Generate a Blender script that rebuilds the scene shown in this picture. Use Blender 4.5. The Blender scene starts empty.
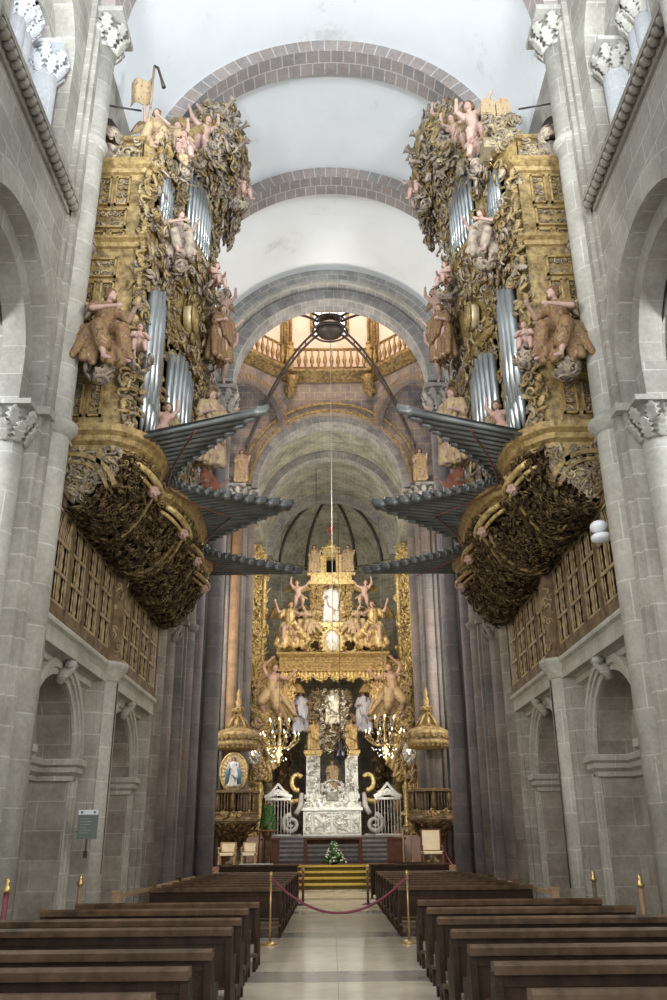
import bpy, math, random
import numpy as np
from mathutils import Vector, Matrix
C = bpy.context.scene.collection
PI = math.pi
R = math.radians
rnd = random.Random(7)
sin, cos = math.sin, math.cos

# ------------------------------------------------------------------ materials
def newmat(name):
    m = bpy.data.materials.new(name); m.use_nodes = True
    nt = m.node_tree; nt.nodes.clear()
    out = nt.nodes.new('ShaderNodeOutputMaterial'); b = nt.nodes.new('ShaderNodeBsdfPrincipled')
    nt.links.new(b.outputs[0], out.inputs[0])
    return m, nt, b
def rgb(c): return (c[0], c[1], c[2], 1)
def ramp(nt, stops):
    r = nt.nodes.new('ShaderNodeValToRGB')
    e = r.color_ramp.elements
    while len(e) < len(stops): e.new(0.5)
    for i, (p, c) in enumerate(stops): e[i].position = p; e[i].color = rgb(c)
    return r
def noise(nt, co, scale, detail=4, rough=.6):
    n = nt.nodes.new('ShaderNodeTexNoise'); n.inputs['Scale'].default_value = scale
    n.inputs['Detail'].default_value = detail; n.inputs['Roughness'].default_value = rough
    nt.links.new(co, n.inputs['Vector']); return n
def mat(name, stops, rough=.6, metal=0., scale=3., bump=0., bscale=20., detail=4, emit=None, estr=0., alpha=None, space='Object'):
    m, nt, b = newmat(name)
    tc = nt.nodes.new('ShaderNodeTexCoord')
    if len(stops) == 1: b.inputs['Base Color'].default_value = rgb(stops[0])
    else:
        n = noise(nt, tc.outputs[space], scale, detail)
        k = len(stops)
        rp = ramp(nt, [(.32 + .36 * i / (k - 1), c) for i, c in enumerate(stops)])
        nt.links.new(n.outputs[0], rp.inputs[0]); nt.links.new(rp.outputs[0], b.inputs['Base Color'])
    b.inputs['Roughness'].default_value = rough; b.inputs['Metallic'].default_value = metal
    if bump:
        n2 = noise(nt, tc.outputs[space], bscale, 3)
        bp = nt.nodes.new('ShaderNodeBump'); bp.inputs['Strength'].default_value = bump; bp.inputs['Distance'].default_value = .03
        nt.links.new(n2.outputs[0], bp.inputs['Height']); nt.links.new(bp.outputs[0], b.inputs['Normal'])
    if emit: b.inputs['Emission Color'].default_value = rgb(emit); b.inputs['Emission Strength'].default_value = estr
    if alpha is not None: b.inputs['Alpha'].default_value = alpha
    return m
def stone(name, c1, c2, mortar, bw=.75, bh=.36, blot=((.75, .75, .76), (1, 1, 1)), rough=.85, ms=.012, bumpv=.35, nscale=.9):
    m, nt, b = newmat(name)
    uv = nt.nodes.new('ShaderNodeUVMap'); tc = nt.nodes.new('ShaderNodeTexCoord')
    br = nt.nodes.new('ShaderNodeTexBrick')
    br.inputs['Scale'].default_value = 1; br.inputs['Brick Width'].default_value = bw; br.inputs['Row Height'].default_value = bh
    br.inputs['Mortar Size'].default_value = ms; br.inputs['Mortar Smooth'].default_value = .3; br.inputs['Bias'].default_value = 0
    br.inputs['Color1'].default_value = rgb(c1); br.inputs['Color2'].default_value = rgb(c2); br.inputs['Mortar'].default_value = rgb(mortar)
    nt.links.new(uv.outputs[0], br.inputs['Vector'])
    n = noise(nt, tc.outputs['Object'], nscale, 6, .65)
    rp = ramp(nt, [(.3, blot[0]), (.62, blot[1])]); nt.links.new(n.outputs[0], rp.inputs[0])
    n3 = noise(nt, tc.outputs['Object'], 14, 4, .7)
    rp3 = ramp(nt, [(.3, (.82, .82, .82)), (.7, (1.05, 1.05, 1.05))]); nt.links.new(n3.outputs[0], rp3.inputs[0])
    def mul(a, c):
        x = nt.nodes.new('ShaderNodeMix'); x.data_type = 'RGBA'; x.blend_type = 'MULTIPLY'; x.inputs[0].default_value = 1
        nt.links.new(a, x.inputs[6]); nt.links.new(c, x.inputs[7]); return x.outputs[2]
    nt.links.new(mul(mul(br.outputs[0], rp.outputs[0]), rp3.outputs[0]), b.inputs['Base Color'])
    b.inputs['Roughness'].default_value = rough
    inv = nt.nodes.new('ShaderNodeMath'); inv.operation = 'SUBTRACT'; inv.inputs[0].default_value = 1; nt.links.new(br.outputs['Fac'], inv.inputs[1])
    ad = nt.nodes.new('ShaderNodeMath'); ad.operation = 'ADD'; nt.links.new(inv.outputs[0], ad.inputs[0]); nt.links.new(n3.outputs[0], ad.inputs[1])
    bp = nt.nodes.new('ShaderNodeBump'); bp.inputs['Strength'].default_value = bumpv; bp.inputs['Distance'].default_value = .02
    nt.links.new(ad.outputs[0], bp.inputs['Height']); nt.links.new(bp.outputs[0], b.inputs['Normal'])
    return m

MT = {}
MT['granite'] = stone('granite_ashlar', (.45, .425, .365), (.365, .345, .30), (.57, .545, .485), .8, .4, ((.62, .6, .58), (1, 1, 1)))
MT['shaftstone'] = stone('granite_drums', (.485, .465, .405), (.42, .40, .35), (.60, .58, .52), 1.1, .62, ((.7, .69, .67), (1, 1, 1)), nscale=1.4)
MT['nichestone'] = stone('weathered_granite', (.40, .36, .30), (.31, .28, .24), (.47, .44, .37), .95, .48, ((.6, .57, .55), (1, 1, 1)), nscale=1.6)
MT['paleston'] = stone('pale_gallery_stone', (.60, .60, .59), (.54, .55, .56), (.68, .68, .68), .8, .4, ((.85, .86, .88), (1, 1, 1)))  # pale stone of the upper gallery
MT['vous'] = stone('arch_voussoirs', (.40, .335, .30), (.31, .29, .28), (.58, .55, .51), .36, .4, ((.7, .68, .68), (1, 1, 1)), ms=.02)
MT['greyvous'] = stone('grey_arch_voussoirs', (.41, .395, .375), (.30, .295, .29), (.52, .51, .49), .42, .38, ((.6, .6, .62), (1.05, 1.04, 1.0)), ms=.018, nscale=1.6)
MT['darkston'] = stone('dark_stained_crossing_stone', (.33, .265, .23), (.24, .225, .215), (.38, .34, .30), 1.2, .9, ((.45, .5, .52), (1, 1, 1)), nscale=.7)
MT['painted'] = stone('faded_painted_masonry', (.37, .325, .30), (.25, .245, .26), (.46, .40, .33), .5, .4, ((.5, .5, .58), (1.1, 1.0, .88)), ms=.02, nscale=1.5)
MT['choirvault'] = stone('choir_vault_masonry', (.42, .405, .34), (.31, .305, .27), (.50, .47, .40), .45, .25, ((.5, .52, .5), (1.1, 1.08, 1)), ms=.02, nscale=1.3)
MT['lilacshaft'] = stone('grey_lilac_shaft', (.33, .29, .285), (.235, .22, .22), (.36, .33, .32), 1.1, .8, ((.55, .58, .6), (1, 1, 1)))
def plaster():
    m, nt, b = newmat('white_vault_plaster'); tc = nt.nodes.new('ShaderNodeTexCoord')
    n = noise(nt, tc.outputs['Object'], .5, 6, .7)
    rp = ramp(nt, [(.28, (.60, .60, .56)), (.40, (.80, .82, .82)), (.75, (.86, .88, .89))]); nt.links.new(n.outputs[0], rp.inputs[0])
    n2 = noise(nt, tc.outputs['Object'], 2.2, 8, .75)
    rp2 = ramp(nt, [(.27, (.72, .70, .66)), (.36, (1, 1, 1))]); nt.links.new(n2.outputs[0], rp2.inputs[0])
    x = nt.nodes.new('ShaderNodeMix'); x.data_type = 'RGBA'; x.blend_type = 'MULTIPLY'; x.inputs[0].default_value = .8
    nt.links.new(rp.outputs[0], x.inputs[6]); nt.links.new(rp2.outputs[0], x.inputs[7])
    nt.links.new(x.outputs[2], b.inputs['Base Color']); b.inputs['Roughness'].default_value = .9
    return m
MT['plaster'] = plaster()
MT['gold'] = mat('gilded_wood', [(.17, .11, .04), (.33, .225, .085), (.45, .325, .135)], .42, .25, 9, .6, 30)
MT['oldgold'] = mat('dull_gilded_wood', [(.10, .065, .028), (.27, .19, .08), (.44, .325, .145)], .5, .15, 7, .5, 30)
MT['brightgold'] = mat('bright_gold', [(.26, .17, .05), (.60, .44, .18), (.82, .66, .34)], .36, .3, 9, .5, 30)
MT['carve'] = mat('polychrome_carving', [(.075, .055, .04), (.27, .20, .10), (.19, .155, .13), (.42, .33, .18), (.30, .26, .22)], .5, .15, 4.2, .3, 40, 5)
MT['carvelilac'] = mat('grey_brown_carving', [(.08, .062, .055), (.24, .195, .16), (.40, .33, .24), (.21, .18, .18)], .6, .05, 4.5, .3, 40, 5)
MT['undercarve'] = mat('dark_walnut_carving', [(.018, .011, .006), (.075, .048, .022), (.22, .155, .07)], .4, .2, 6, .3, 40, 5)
MT['underback'] = mat('dark_walnut_and_shade', [(.02, .012, .007), (.05, .03, .015)], .7, 0, 3)  # dark walnut; also the shade behind the lattice and in openings
MT['dark'] = mat('shade_black', [(.012, .011, .010)], .9)  # near-black that stands in for shade in the case and niche
MT['tin'] = mat('tin_pipe_metal', [(.42, .46, .47), (.56, .60, .61)], .32, .75, 2)
MT['lead'] = mat('dark_trumpet_metal', [(.12, .128, .125), (.21, .22, .215)], .38, .4, 3)
MT['redwood'] = mat('red_brown_brace', [(.14, .06, .04), (.2, .09, .06)], .6)
MT['wood'] = mat('dark_oak', [(.018, .009, .005), (.05, .026, .013)], .5, 0, 4, .2, 60)
MT['pewtop'] = mat('pale_pew_rail', [(.045, .026, .014), (.14, .085, .048)], .4, 0, 4, .15, 60)  # paler brown than the pew backs
MT['gallwood'] = mat('gallery_wood', [(.075, .05, .03), (.15, .105, .06), (.22, .16, .09)], .55, 0, 5, .3, 40)
MT['latt'] = mat('gallery_balusters', [(.20, .145, .08), (.36, .27, .15), (.46, .36, .2)], .5, 0.1, 5)
MT['blond'] = mat('light_wood', [(.30, .20, .11), (.40, .28, .16)], .5, 0, 4)
MT['redbrown'] = mat('reddish_brown_wood', [(.11, .045, .025), (.17, .075, .04)], .4, 0, 4)
MT['skin'] = mat('painted_flesh', [(.37, .235, .19), (.52, .355, .29)], .5, 0, 9)
MT['robe'] = mat('gilt_painted_drapery', [(.06, .035, .025), (.27, .18, .08), (.18, .09, .06), (.36, .27, .14)], .5, .1, 12, .4, 30)
MT['robegold'] = mat('gold_drapery', [(.16, .10, .04), (.48, .34, .14), (.60, .47, .25)], .42, .2, 12, .5, 30)
MT['robered'] = mat('red_drapery', [(.20, .075, .05), (.34, .15, .10)], .55, 0, 9)
MT['robewhite'] = mat('white_drapery', [(.50, .49, .47), (.66, .65, .63)], .5, 0, 8)
MT['robeblue'] = mat('grey_blue_drapery', [(.50, .52, .66), (.74, .75, .84)], .55, 0, 4)
MT['robepink'] = mat('pink_gilt_drapery', [(.15, .09, .06), (.40, .28, .19), (.44, .34, .17), (.30, .22, .20)], .5, .1, 12, .4, 30)
MT['hair'] = mat('painted_hair', [(.10, .06, .03), (.20, .12, .06)], .6, 0, 8)
MT['wing'] = mat('painted_wing', [(.14, .08, .045), (.32, .22, .12), (.26, .18, .14)], .5, .1, 7)
MT['silver'] = mat('embossed_silver', [(.42, .40, .34), (.66, .65, .58), (.82, .81, .76)], .3, .6, 7, .8, 25)
MT['whitesilver'] = mat('pale_silver', [(.66, .66, .61), (.90, .90, .86)], .35, .1, 9, .8, 25)
MT['brass'] = mat('brass', [(.42, .30, .12), (.55, .41, .18)], .3, .7, 5)
MT['candle'] = mat('candle_bulb', [(.9, .85, .7)], .5, emit=(1, .86, .6), estr=2.2)
MT['crystal'] = mat('crystal_drops', [(.55, .55, .52), (.75, .75, .72)], .12, .1, 12)
MT['iron'] = mat('wrought_iron', [(.06, .05, .045), (.10, .085, .075)], .5, .6, 5)
MT['black'] = mat('black_metal', [(.02, .02, .022), (.035, .035, .04)], .35, .6, 5)
MT['rope'] = mat('magenta_rope', [(.15, .03, .055), (.22, .05, .08)], .8, 0, 30)
MT['maroon'] = mat('maroon_post', [(.12, .02, .025), (.17, .035, .04)], .5, 0, 8)
MT['hemp'] = mat('pale_rope', [(.42, .39, .32), (.52, .48, .40)], .8, 0, 20)
MT['leaf'] = mat('green_leaves', [(.03, .09, .02), (.08, .2, .04)], .6, 0, 20)
MT['petal'] = mat('white_petals', [(.82, .84, .72), (.92, .92, .85)], .6, 0, 10)
MT['carpet'] = mat('yellow_carpet', [(.46, .34, .07), (.60, .46, .12)], .85, 0, 14, .3, 60)
MT['shaderug'] = mat('shaded_riser_carpet', [(.09, .07, .015), (.14, .11, .03)], .9, 0, 14)  # carpet hue darkened, puts the shade on the risers into the colour
MT['marstripe'] = mat('dark_grey_marble', [(.09, .085, .08), (.17, .15, .14)], .3, 0, 3)
MT['pinkmarble'] = mat('pink_marble', [(.50, .33, .27), (.62, .45, .38)], .3, 0, 3)
MT['greymarble'] = mat('carved_grey_marble', [(.27, .25, .23), (.44, .41, .375)], .4, 0, 6)
MT['cream'] = mat('cream_upholstery', [(.66, .56, .38), (.76, .66, .48)], .8, 0, 5)
MT['board'] = mat('sign_board', [(.13, .16, .13), (.16, .185, .15)], .6, 0, 3)
MT['textgrey'] = mat('sign_text', [(.36, .38, .36)], .6)
MT['signwhite'] = mat('sign_header', [(.78, .8, .78)], .5)
MT['plastic'] = mat('white_plastic', [(.72, .74, .76), (.8, .82, .84)], .4)
MT['greencol'] = mat('dark_green_marble', [(.035, .055, .05), (.10, .13, .11), (.18, .13, .11)], .35, 0, 2.2)
MT['tan'] = mat('tan_painted_pillar', [(.20, .125, .075), (.34, .22, .125)], .6, 0, 3)
MT['icon'] = mat('icon_gold_ground', [(.66, .52, .28), (.80, .70, .46)], .4, .3, 6)
MT['iconblue'] = mat('blue_mantle', [(.06, .16, .26), (.10, .24, .34)], .5, 0, 8)
MT['drum'] = mat('warm_lantern_plaster', [(.74, .60, .50), (.84, .73, .64)], .8, 0, 1.5)
def marble_floor():
    m, nt, b = newmat('polished_cream_marble'); tc = nt.nodes.new('ShaderNodeTexCoord'); uv = nt.nodes.new('ShaderNodeUVMap')
    br = nt.nodes.new('ShaderNodeTexBrick'); br.offset = 0
    br.inputs['Scale'].default_value = 1; br.inputs['Brick Width'].default_value = 2.0; br.inputs['Row Height'].default_value = 1.85
    br.inputs['Mortar Size'].default_value = .006
    br.inputs['Color1'].default_value = (.72, .66, .54, 1); br.inputs['Color2'].default_value = (.66, .60, .48, 1); br.inputs['Mortar'].default_value = (.42, .39, .33, 1)
    nt.links.new(uv.outputs[0], br.inputs['Vector'])
    n = noise(nt, tc.outputs['Object'], 1.4, 7, .7)
    rp = ramp(nt, [(.3, (.8, .8, .8)), (.7, (1.1, 1.1, 1.08))]); nt.links.new(n.outputs[0], rp.inputs[0])
    x = nt.nodes.new('ShaderNodeMix'); x.data_type = 'RGBA'; x.blend_type = 'MULTIPLY'; x.inputs[0].default_value = 1
    nt.links.new(br.outputs[0], x.inputs[6]); nt.links.new(rp.outputs[0], x.inputs[7]); nt.links.new(x.outputs[2], b.inputs['Base Color'])
    b.inputs['Roughness'].default_value = .13
    return m
MT['floor'] = marble_floor()
MT['greyband'] = mat('grey_floor_band', [(.28, .27, .245), (.36, .345, .32)], .15, 0, 2)  # darker grey for the bands across the aisle floor

for _k, _v in {'underback': .02, 'dark': .0, 'wood': .18, 'pewtop': .3, 'gallwood': .12, 'latt': .15, 'undercarve': .25, 'carve': .25, 'carvelilac': .15, 'granite': .2, 'shaftstone': .2, 'nichestone': .12,
               'darkston': .15, 'painted': .15, 'choirvault': .1, 'robe': .2, 'robepink': .2, 'robered': .15, 'skin': .3, 'hair': .1, 'redbrown': .25, 'oldgold': .35, 'greencol': .3, 'lilacshaft': .25, 'tan': .2, 'plaster': .1, 'carpet': .05}.items():
    MT[_k].node_tree.nodes['Principled BSDF'].inputs['Specular IOR Level'].default_value = _v

# ------------------------------------------------------------------ mesh builder
class M:
    def __init__(s): s.V = []; s.F = []; s.UV = []; s.S = []; s.n = 0
    def add(s, v, f, uv=None, smooth=False):
        v = np.asarray(v, dtype=np.float64).reshape(-1, 3)
        off = s.n; s.V.append(v); s.n += len(v)
        for i, q in enumerate(f):
            s.F.append([a + off for a in q]); s.UV.append(uv[i] if uv else None)
        s.S += [smooth] * len(f); return s
    def box(s, x0, x1, y0, y1, z0, z1):
        if x0 > x1: x0, x1 = x1, x0
        if y0 > y1: y0, y1 = y1, y0
        v = [(x, y, z) for z in (z0, z1) for y in (y0, y1) for x in (x0, x1)]
        return s.add(v, [(0, 2, 3, 1), (4, 5, 7, 6), (0, 1, 5, 4), (2, 6, 7, 3), (0, 4, 6, 2), (1, 3, 7, 5)])
    def obox(s, mtx, x0, x1, y0, y1, z0, z1):
        v = [mtx @ Vector((x, y, z)) for z in (z0, z1) for y in (y0, y1) for x in (x0, x1)]
        return s.add([tuple(q) for q in v], [(0, 2, 3, 1), (4, 5, 7, 6), (0, 1, 5, 4), (2, 6, 7, 3), (0, 4, 6, 2), (1, 3, 7, 5)])
    def rings(s, rings, caps=True, closed=True, smooth=True, uvr=None):
        n = len(rings[0]); v = [p for r in rings for p in r]; f = []; uv = []
        L = [0]
        for i in range(1, len(rings)):
            L.append(L[-1] + (Vector(rings[i][0]) - Vector(rings[i - 1][0])).length)
        for i in range(len(rings) - 1):
            for j in range(n if closed else n - 1):
                k = (j + 1) % n
                f.append((i * n + j, i * n + k, (i + 1) * n + k, (i + 1) * n + j))
                if uvr: uv.append([(uvr * j, L[i]), (uvr * (j + 1), L[i]), (uvr * (j + 1), L[i + 1]), (uvr * j, L[i + 1])])
                else: uv.append(None)
        if caps and closed:
            f.append(tuple(range(n - 1, -1, -1))); uv.append(None)
            b = (len(rings) - 1) * n; f.append(tuple(range(b, b + n))); uv.append(None)
        return s.add(v, f, uv, smooth)
    def tube(s, path, rad, n=8, caps=True, uv=False, flat=1.):
        P = [Vector(p) for p in path]
        if not hasattr(rad, '__len__'): rad = [rad] * len(P)
        rg = []; up = None
        for i, p in enumerate(P):
            t = (P[min(i + 1, len(P) - 1)] - P[max(i - 1, 0)])
            t = t.normalized() if t.length > 1e-9 else Vector((0, 0, 1))
            if up is None:
                a = Vector((0, 0, 1)) if abs(t.z) < .9 else Vector((1, 0, 0))
            else: a = up
            x = t.cross(a)
            if x.length < 1e-6: x = t.cross(Vector((0, 1, 0)))
            x.normalize(); y = x.cross(t).normalized(); up = y
            rg.append([tuple(p + (x * cos(2 * PI * k / n) + y * flat * sin(2 * PI * k / n)) * rad[i]) for k in range(n)])
        return s.rings(rg, caps, uvr=(2 * PI * max(rad) / n if uv else None))
    def lathe(s, prof, c=(0, 0, 0), n=16, a0=0., a1=2 * PI, uv=False, smooth=True, sx=1., sy=1.):
        full = abs(a1 - a0 - 2 * PI) < 1e-6
        k = n if full else n + 1
        rg = [[(c[0] + sx * r * cos(a0 + (a1 - a0) * j / n), c[1] + sy * r * sin(a0 + (a1 - a0) * j / n), c[2] + z) for j in range(k)] for r, z in prof]
        return s.rings(rg, full, full, smooth, uvr=(max(p[0] for p in prof) * (a1 - a0) / n if uv else None))
    def sphere(s, c, r, n=8, sz=1., sx=1., sy=1.):
        pr = [(max(1e-4, r * sin(PI * i / n)), -r * sz * cos(PI * i / n)) for i in range(n + 1)]
        return s.lathe(pr, c, n + 2, sx=sx, sy=sy)
    def prism(s, poly, fn, c0, c1):
        # poly: 2-D outline (a,b); fn(a,b,c)->xyz
        n = len(poly)
        v = [fn(a, b, c0) for a, b in poly] + [fn(a, b, c1) for a, b in poly]
        f = [tuple(range(n)), tuple(range(2 * n - 1, n - 1, -1))] + [(i, i + n, (i + 1) % n + n, (i + 1) % n) for i in range(n)]
        return s.add(v, f)
    def ringarch(s, fn, ca, cb, r0, r1, c0, c1, a0=0., a1=PI, n=28, rowh=.4):
        # arch band between radii r0<r1, depth c0..c1; fn(a,b,c)->xyz
        v = []; f = []; uv = []
        for i in range(n + 1):
            t = a0 + (a1 - a0) * i / n
            for r, c in ((r0, c0), (r1, c0), (r1, c1), (r0, c1)):
                v.append(fn(ca + r * cos(t), cb + r * sin(t), c))
        for i in range(n):
            u0 = (a1 - a0) * i / n * r1; u1 = (a1 - a0) * (i + 1) / n * r1
            for k in range(4):
                l = (k + 1) % 4
                f.append((i * 4 + k, i * 4 + l, i * 4 + 4 + l, i * 4 + 4 + k))
                w = (r1 - r0) if k in (0, 2) else abs(c1 - c0)
                w = max(w, .01)
                uv.append([(u0, 0.02), (u0, w), (u1, w), (u1, 0.02)])
        f.append((0, 1, 2, 3)); uv.append(None); b = n * 4; f.append((b + 3, b + 2, b + 1, b)); uv.append(None)
        return s.add(v, f, uv)
    def wallarch(s, fn, a0, a1, b0, b1, ca, r, bs, c0, c1, bb=None, n=20):
        # wall a0..a1 x b0..b1, opening centre ca radius r, springing bs, bottom bb
        if bb is None: bb = b0
        def quad(p, q, t, w):
            s.add([fn(*p), fn(*q), fn(*t), fn(*w)], [(0, 1, 2, 3)])
        for c in (c0, c1):
            quad((a0, b0, c), (ca - r, b0, c), (ca - r, b1, c), (a0, b1, c))
            quad((ca + r, b0, c), (a1, b0, c), (a1, b1, c), (ca + r, b1, c))
            if bb > b0: quad((ca - r, b0, c), (ca + r, b0, c), (ca + r, bb, c), (ca - r, bb, c))
            for i in range(n):
                t0 = PI - PI * i / n; t1 = PI - PI * (i + 1) / n
                quad((ca + r * cos(t0), bs + r * sin(t0), c), (ca + r * cos(t1), bs + r * sin(t1), c), (ca + r * cos(t1), b1, c), (ca + r * cos(t0), b1, c))
        quad((ca - r, bb, c0), (ca - r, bb, c1), (ca - r, bs, c1), (ca - r, bs, c0))
        quad((ca + r, bb, c0), (ca + r, bb, c1), (ca + r, bs, c1), (ca + r, bs, c0))
        for i in range(n):
            t0 = PI - PI * i / n; t1 = PI - PI * (i + 1) / n
            p0 = (ca + r * cos(t0), bs + r * sin(t0)); p1 = (ca + r * cos(t1), bs + r * sin(t1))
            quad(p0 + (c0,), p0 + (c1,), p1 + (c1,), p1 + (c0,))
        for (p, q) in (((a0, b0), (a0, b1)), ((a1, b0), (a1, b1)), ((a0, b1), (a1, b1))):
            quad(p + (c0,), p + (c1,), q + (c1,), q + (c0,))
        return s
    def sweep(s, path, prof, side=1, closed=False, smooth=False):
        # path: list of (x,y); prof: list of (out,z); out goes to the left of travel * side
        P = [Vector((p[0], p[1], 0)) for p in path]; rg = []; n = len(P)
        for i in range(n):
            if closed: a = P[(i - 1) % n]; b = P[(i + 1) % n]
            else: a = P[max(i - 1, 0)]; b = P[min(i + 1, n - 1)]
            d1 = (P[i] - a); d2 = (b - P[i])
            if d1.length < 1e-9: d1 = d2
            if d2.length < 1e-9: d2 = d1
            d1.normalize(); d2.normalize()
            n1 = Vector((-d1.y, d1.x, 0)); n2 = Vector((-d2.y, d2.x, 0)); m = (n1 + n2)
            if m.length < 1e-6: m = n1
            m.normalize(); k = 1 / max(.45, m.dot(n1))
            rg.append([(P[i].x + m.x * side * k * o, P[i].y + m.y * side * k * o, z) for o, z in prof])
        if closed: rg.append(rg[0])
        return s.rings(rg, not closed, True, smooth)
    def grid(s, fn, nu, nv, smooth=True, uvs=None):
        v = [fn(i / nu, j / nv) for i in range(nu + 1) for j in range(nv + 1)]
        f = []; uv = []
        for i in range(nu):
            for j in range(nv):
                a = i * (nv + 1) + j; f.append((a, a + 1, a + nv + 2, a + nv + 1))
                uv.append([(i / nu * uvs[0], j / nv * uvs[1]), (i / nu * uvs[0], (j + 1) / nv * uvs[1]), ((i + 1) / nu * uvs[0], (j + 1) / nv * uvs[1]), ((i + 1) / nu * uvs[0], j / nv * uvs[1])] if uvs else None)
        return s.add(v, f, uv, smooth)
    def inst(s, proto, mtx):
        pv, pf = proto; A = np.array(mtx.to_3x3()); t = np.array(mtx.translation)
        return s.add(pv @ A.T + t, pf, None, True)
    def data(s, name, m, org=(0, 0, 0)):
        v = (np.concatenate(s.V) if s.V else np.zeros((0, 3)))
        me = bpy.data.meshes.new(name)
        vv = v - np.array(org)
        me.from_pydata(vv.tolist(), [], s.F)
        me.polygons.foreach_set('use_smooth', s.S)
        if m in UVM or any(u is not None for u in s.UV):
            ul = me.uv_layers.new(name='UVMap'); buf = []
            for fi, q in enumerate(s.F):
                u = s.UV[fi]
                if u is None:
                    a, b, c = v[q[0]], v[q[1]], v[q[2]]
                    nn = np.abs(np.cross(b - a, c - a))
                    if nn.sum() < 1e-12 and len(q) > 3: nn = np.abs(np.cross(v[q[2]] - a, v[q[3]] - a))
                    k = int(np.argmax(nn))
                    for i in q:
                        p = v[i]
                        buf += ((p[1], p[2]) if k == 0 else (p[0], p[2]) if k == 1 else (p[0], p[1]))
                else:
                    for w in u: buf += w
            ul.data.foreach_set('uv', buf)
        me.materials.append(MT[m]); me.update(); return me
UVM = {'granite', 'shaftstone', 'nichestone', 'lilacshaft', 'paleston', 'vous', 'greyvous', 'darkston', 'painted', 'choirvault', 'floor'}
ORG = {}
def tag(o, label=None, cat=None, group=None, kind=None):
    if label: o['label'] = label
    if cat: o['category'] = cat
    if group: o['group'] = group
    if kind: o['kind'] = kind
    return o
def root(name, loc, label, cat, group=None):
    o = bpy.data.objects.new(name, None); C.objects.link(o); o.location = loc; o.empty_display_size = .2
    ORG[o] = Vector(loc); return tag(o, label, cat, group)
def part(name, mb, m, parent, label=None, kind=None):
    og = ORG[parent]; o = bpy.data.objects.new(name, mb.data(name, m, og)); C.objects.link(o); o.parent = parent
    ORG[o] = og; return tag(o, label, kind=kind)
def solo(name, mb, m, org, label, cat, group=None, kind=None):
    o = bpy.data.objects.new(name, mb.data(name, m, org)); C.objects.link(o); o.location = org
    ORG[o] = Vector(org); return tag(o, label, cat, group, kind)
def struct(name, mb, m, label=None):
    o = bpy.data.objects.new(name, mb.data(name, m)); C.objects.link(o); ORG[o] = Vector((0, 0, 0)); return tag(o, label, kind='structure')
def kids(o, cache={}):
    return list(KID.get(o, []))
KID = {}
def copytree(o, loc, label, rotz=0., scale=None, group=None):
    c = o.copy(); C.objects.link(c); c.location = loc; c['label'] = label
    if rotz: c.rotation_euler = (0, 0, rotz)
    if scale is not None: c.scale = scale if hasattr(scale, '__len__') else (scale,) * 3
    if group: c['group'] = group
    for ch in o.children:
        d = ch.copy(); C.objects.link(d); d.parent = c
        for g in ch.children:
            e = g.copy(); C.objects.link(e); e.parent = d
    return c

# ------------------------------------------------------------------ carving prototypes
def tmpl(fn):
    m = M(); fn(m); return (np.concatenate(m.V), m.F)
def _scroll(m):
    pts = []; rr = []
    for i in range(15):
        t = i / 14; a = t * 3.6 * PI * .72; r = .5 * (1 - t) + .07
        pts.append((r * cos(a), r * sin(a), .10 + .16 * t)); rr.append(.165 * (1 - .5 * t))
    pts = [(.62, -.62, .02), (.58, -.3, .07)] + pts; rr = [.03, .08] + rr
    m.tube(pts, rr, 5)
def _leaf(m):
    n = 9; rg = []
    for i in range(n + 1):
        t = i / n; w = .34 * sin(PI * min(1, t * .9 + .08)) ** .7 * (1 + .28 * (1 if i % 2 else -1)) + .015
        y = -.6 + 1.1 * t; z = .06 + .32 * t * t if t < .8 else .26 - .5 * (t - .8)
        th = .05 + .03 * sin(PI * t)
        rg.append([(-w, y, z), (-w * .5, y, z + th * 1.6), (0, y, z + th * .7), (w * .5, y, z + th * 1.6), (w, y, z), (0, y, z - th)])
    m.rings(rg)
def _curl(m):
    pts = []; rr = []
    for i in range(13):
        t = i / 12
        pts.append((.55 * sin(t * PI * 1.6) * (1 - .35 * t), -.6 + 1.2 * t, .08 + .22 * sin(PI * t))); rr.append(.06 + .13 * sin(PI * t) ** .6)
    m.tube(pts, rr, 5, flat=.7)
def _rose(m):
    for k in range(5):
        a = 2 * PI * k / 5
        m.sphere((.27 * cos(a), .27 * sin(a), .08), .19, 4, .6)
    m.sphere((0, 0, .16), .15, 4)
SCROLL, LEAF, CURL, ROSE = tmpl(_scroll), tmpl(_leaf), tmpl(_curl), tmpl(_rose)
def frame(p, nrm, size, ang, flip=1, up=(0, 0, 1)):
    n = Vector(nrm).normalized(); u = Vector(up)
    if abs(n.dot(u)) > .97: u = Vector((0, 1, 0))
    x = u.cross(n).normalized(); y = n.cross(x)
    a = x * cos(ang) + y * sin(ang); b = -x * sin(ang) + y * cos(ang)
    m = Matrix((a * size * flip, b * size, n * size)).transposed().to_4x4(); m.translation = Vector(p); return m
def scatter(m, surf, n, s0, s1, rg, mask=None, protos=(SCROLL, LEAF, CURL, ROSE), wts=(4, 4, 3, 1), lift=0.):
    k = 0; tries = 0
    while k < n and tries < n * 6:
        tries += 1
        u, v = rg.random(), rg.random()
        if mask and not mask(u, v): continue
        p, nn = surf(u, v)
        pr = rg.choices(protos, wts)[0]; sz = rg.uniform(s0, s1)
        pp = Vector(p) + Vector(nn).normalized() * lift * rg.random()
        m.inst(pr, frame(pp, (nn[0] + rg.uniform(-.35, .35), nn[1] + rg.uniform(-.35, .35), nn[2] + rg.uniform(-.35, .35)), sz, rg.uniform(-PI, PI), rg.choice((1, -1))))
        k += 1
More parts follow.
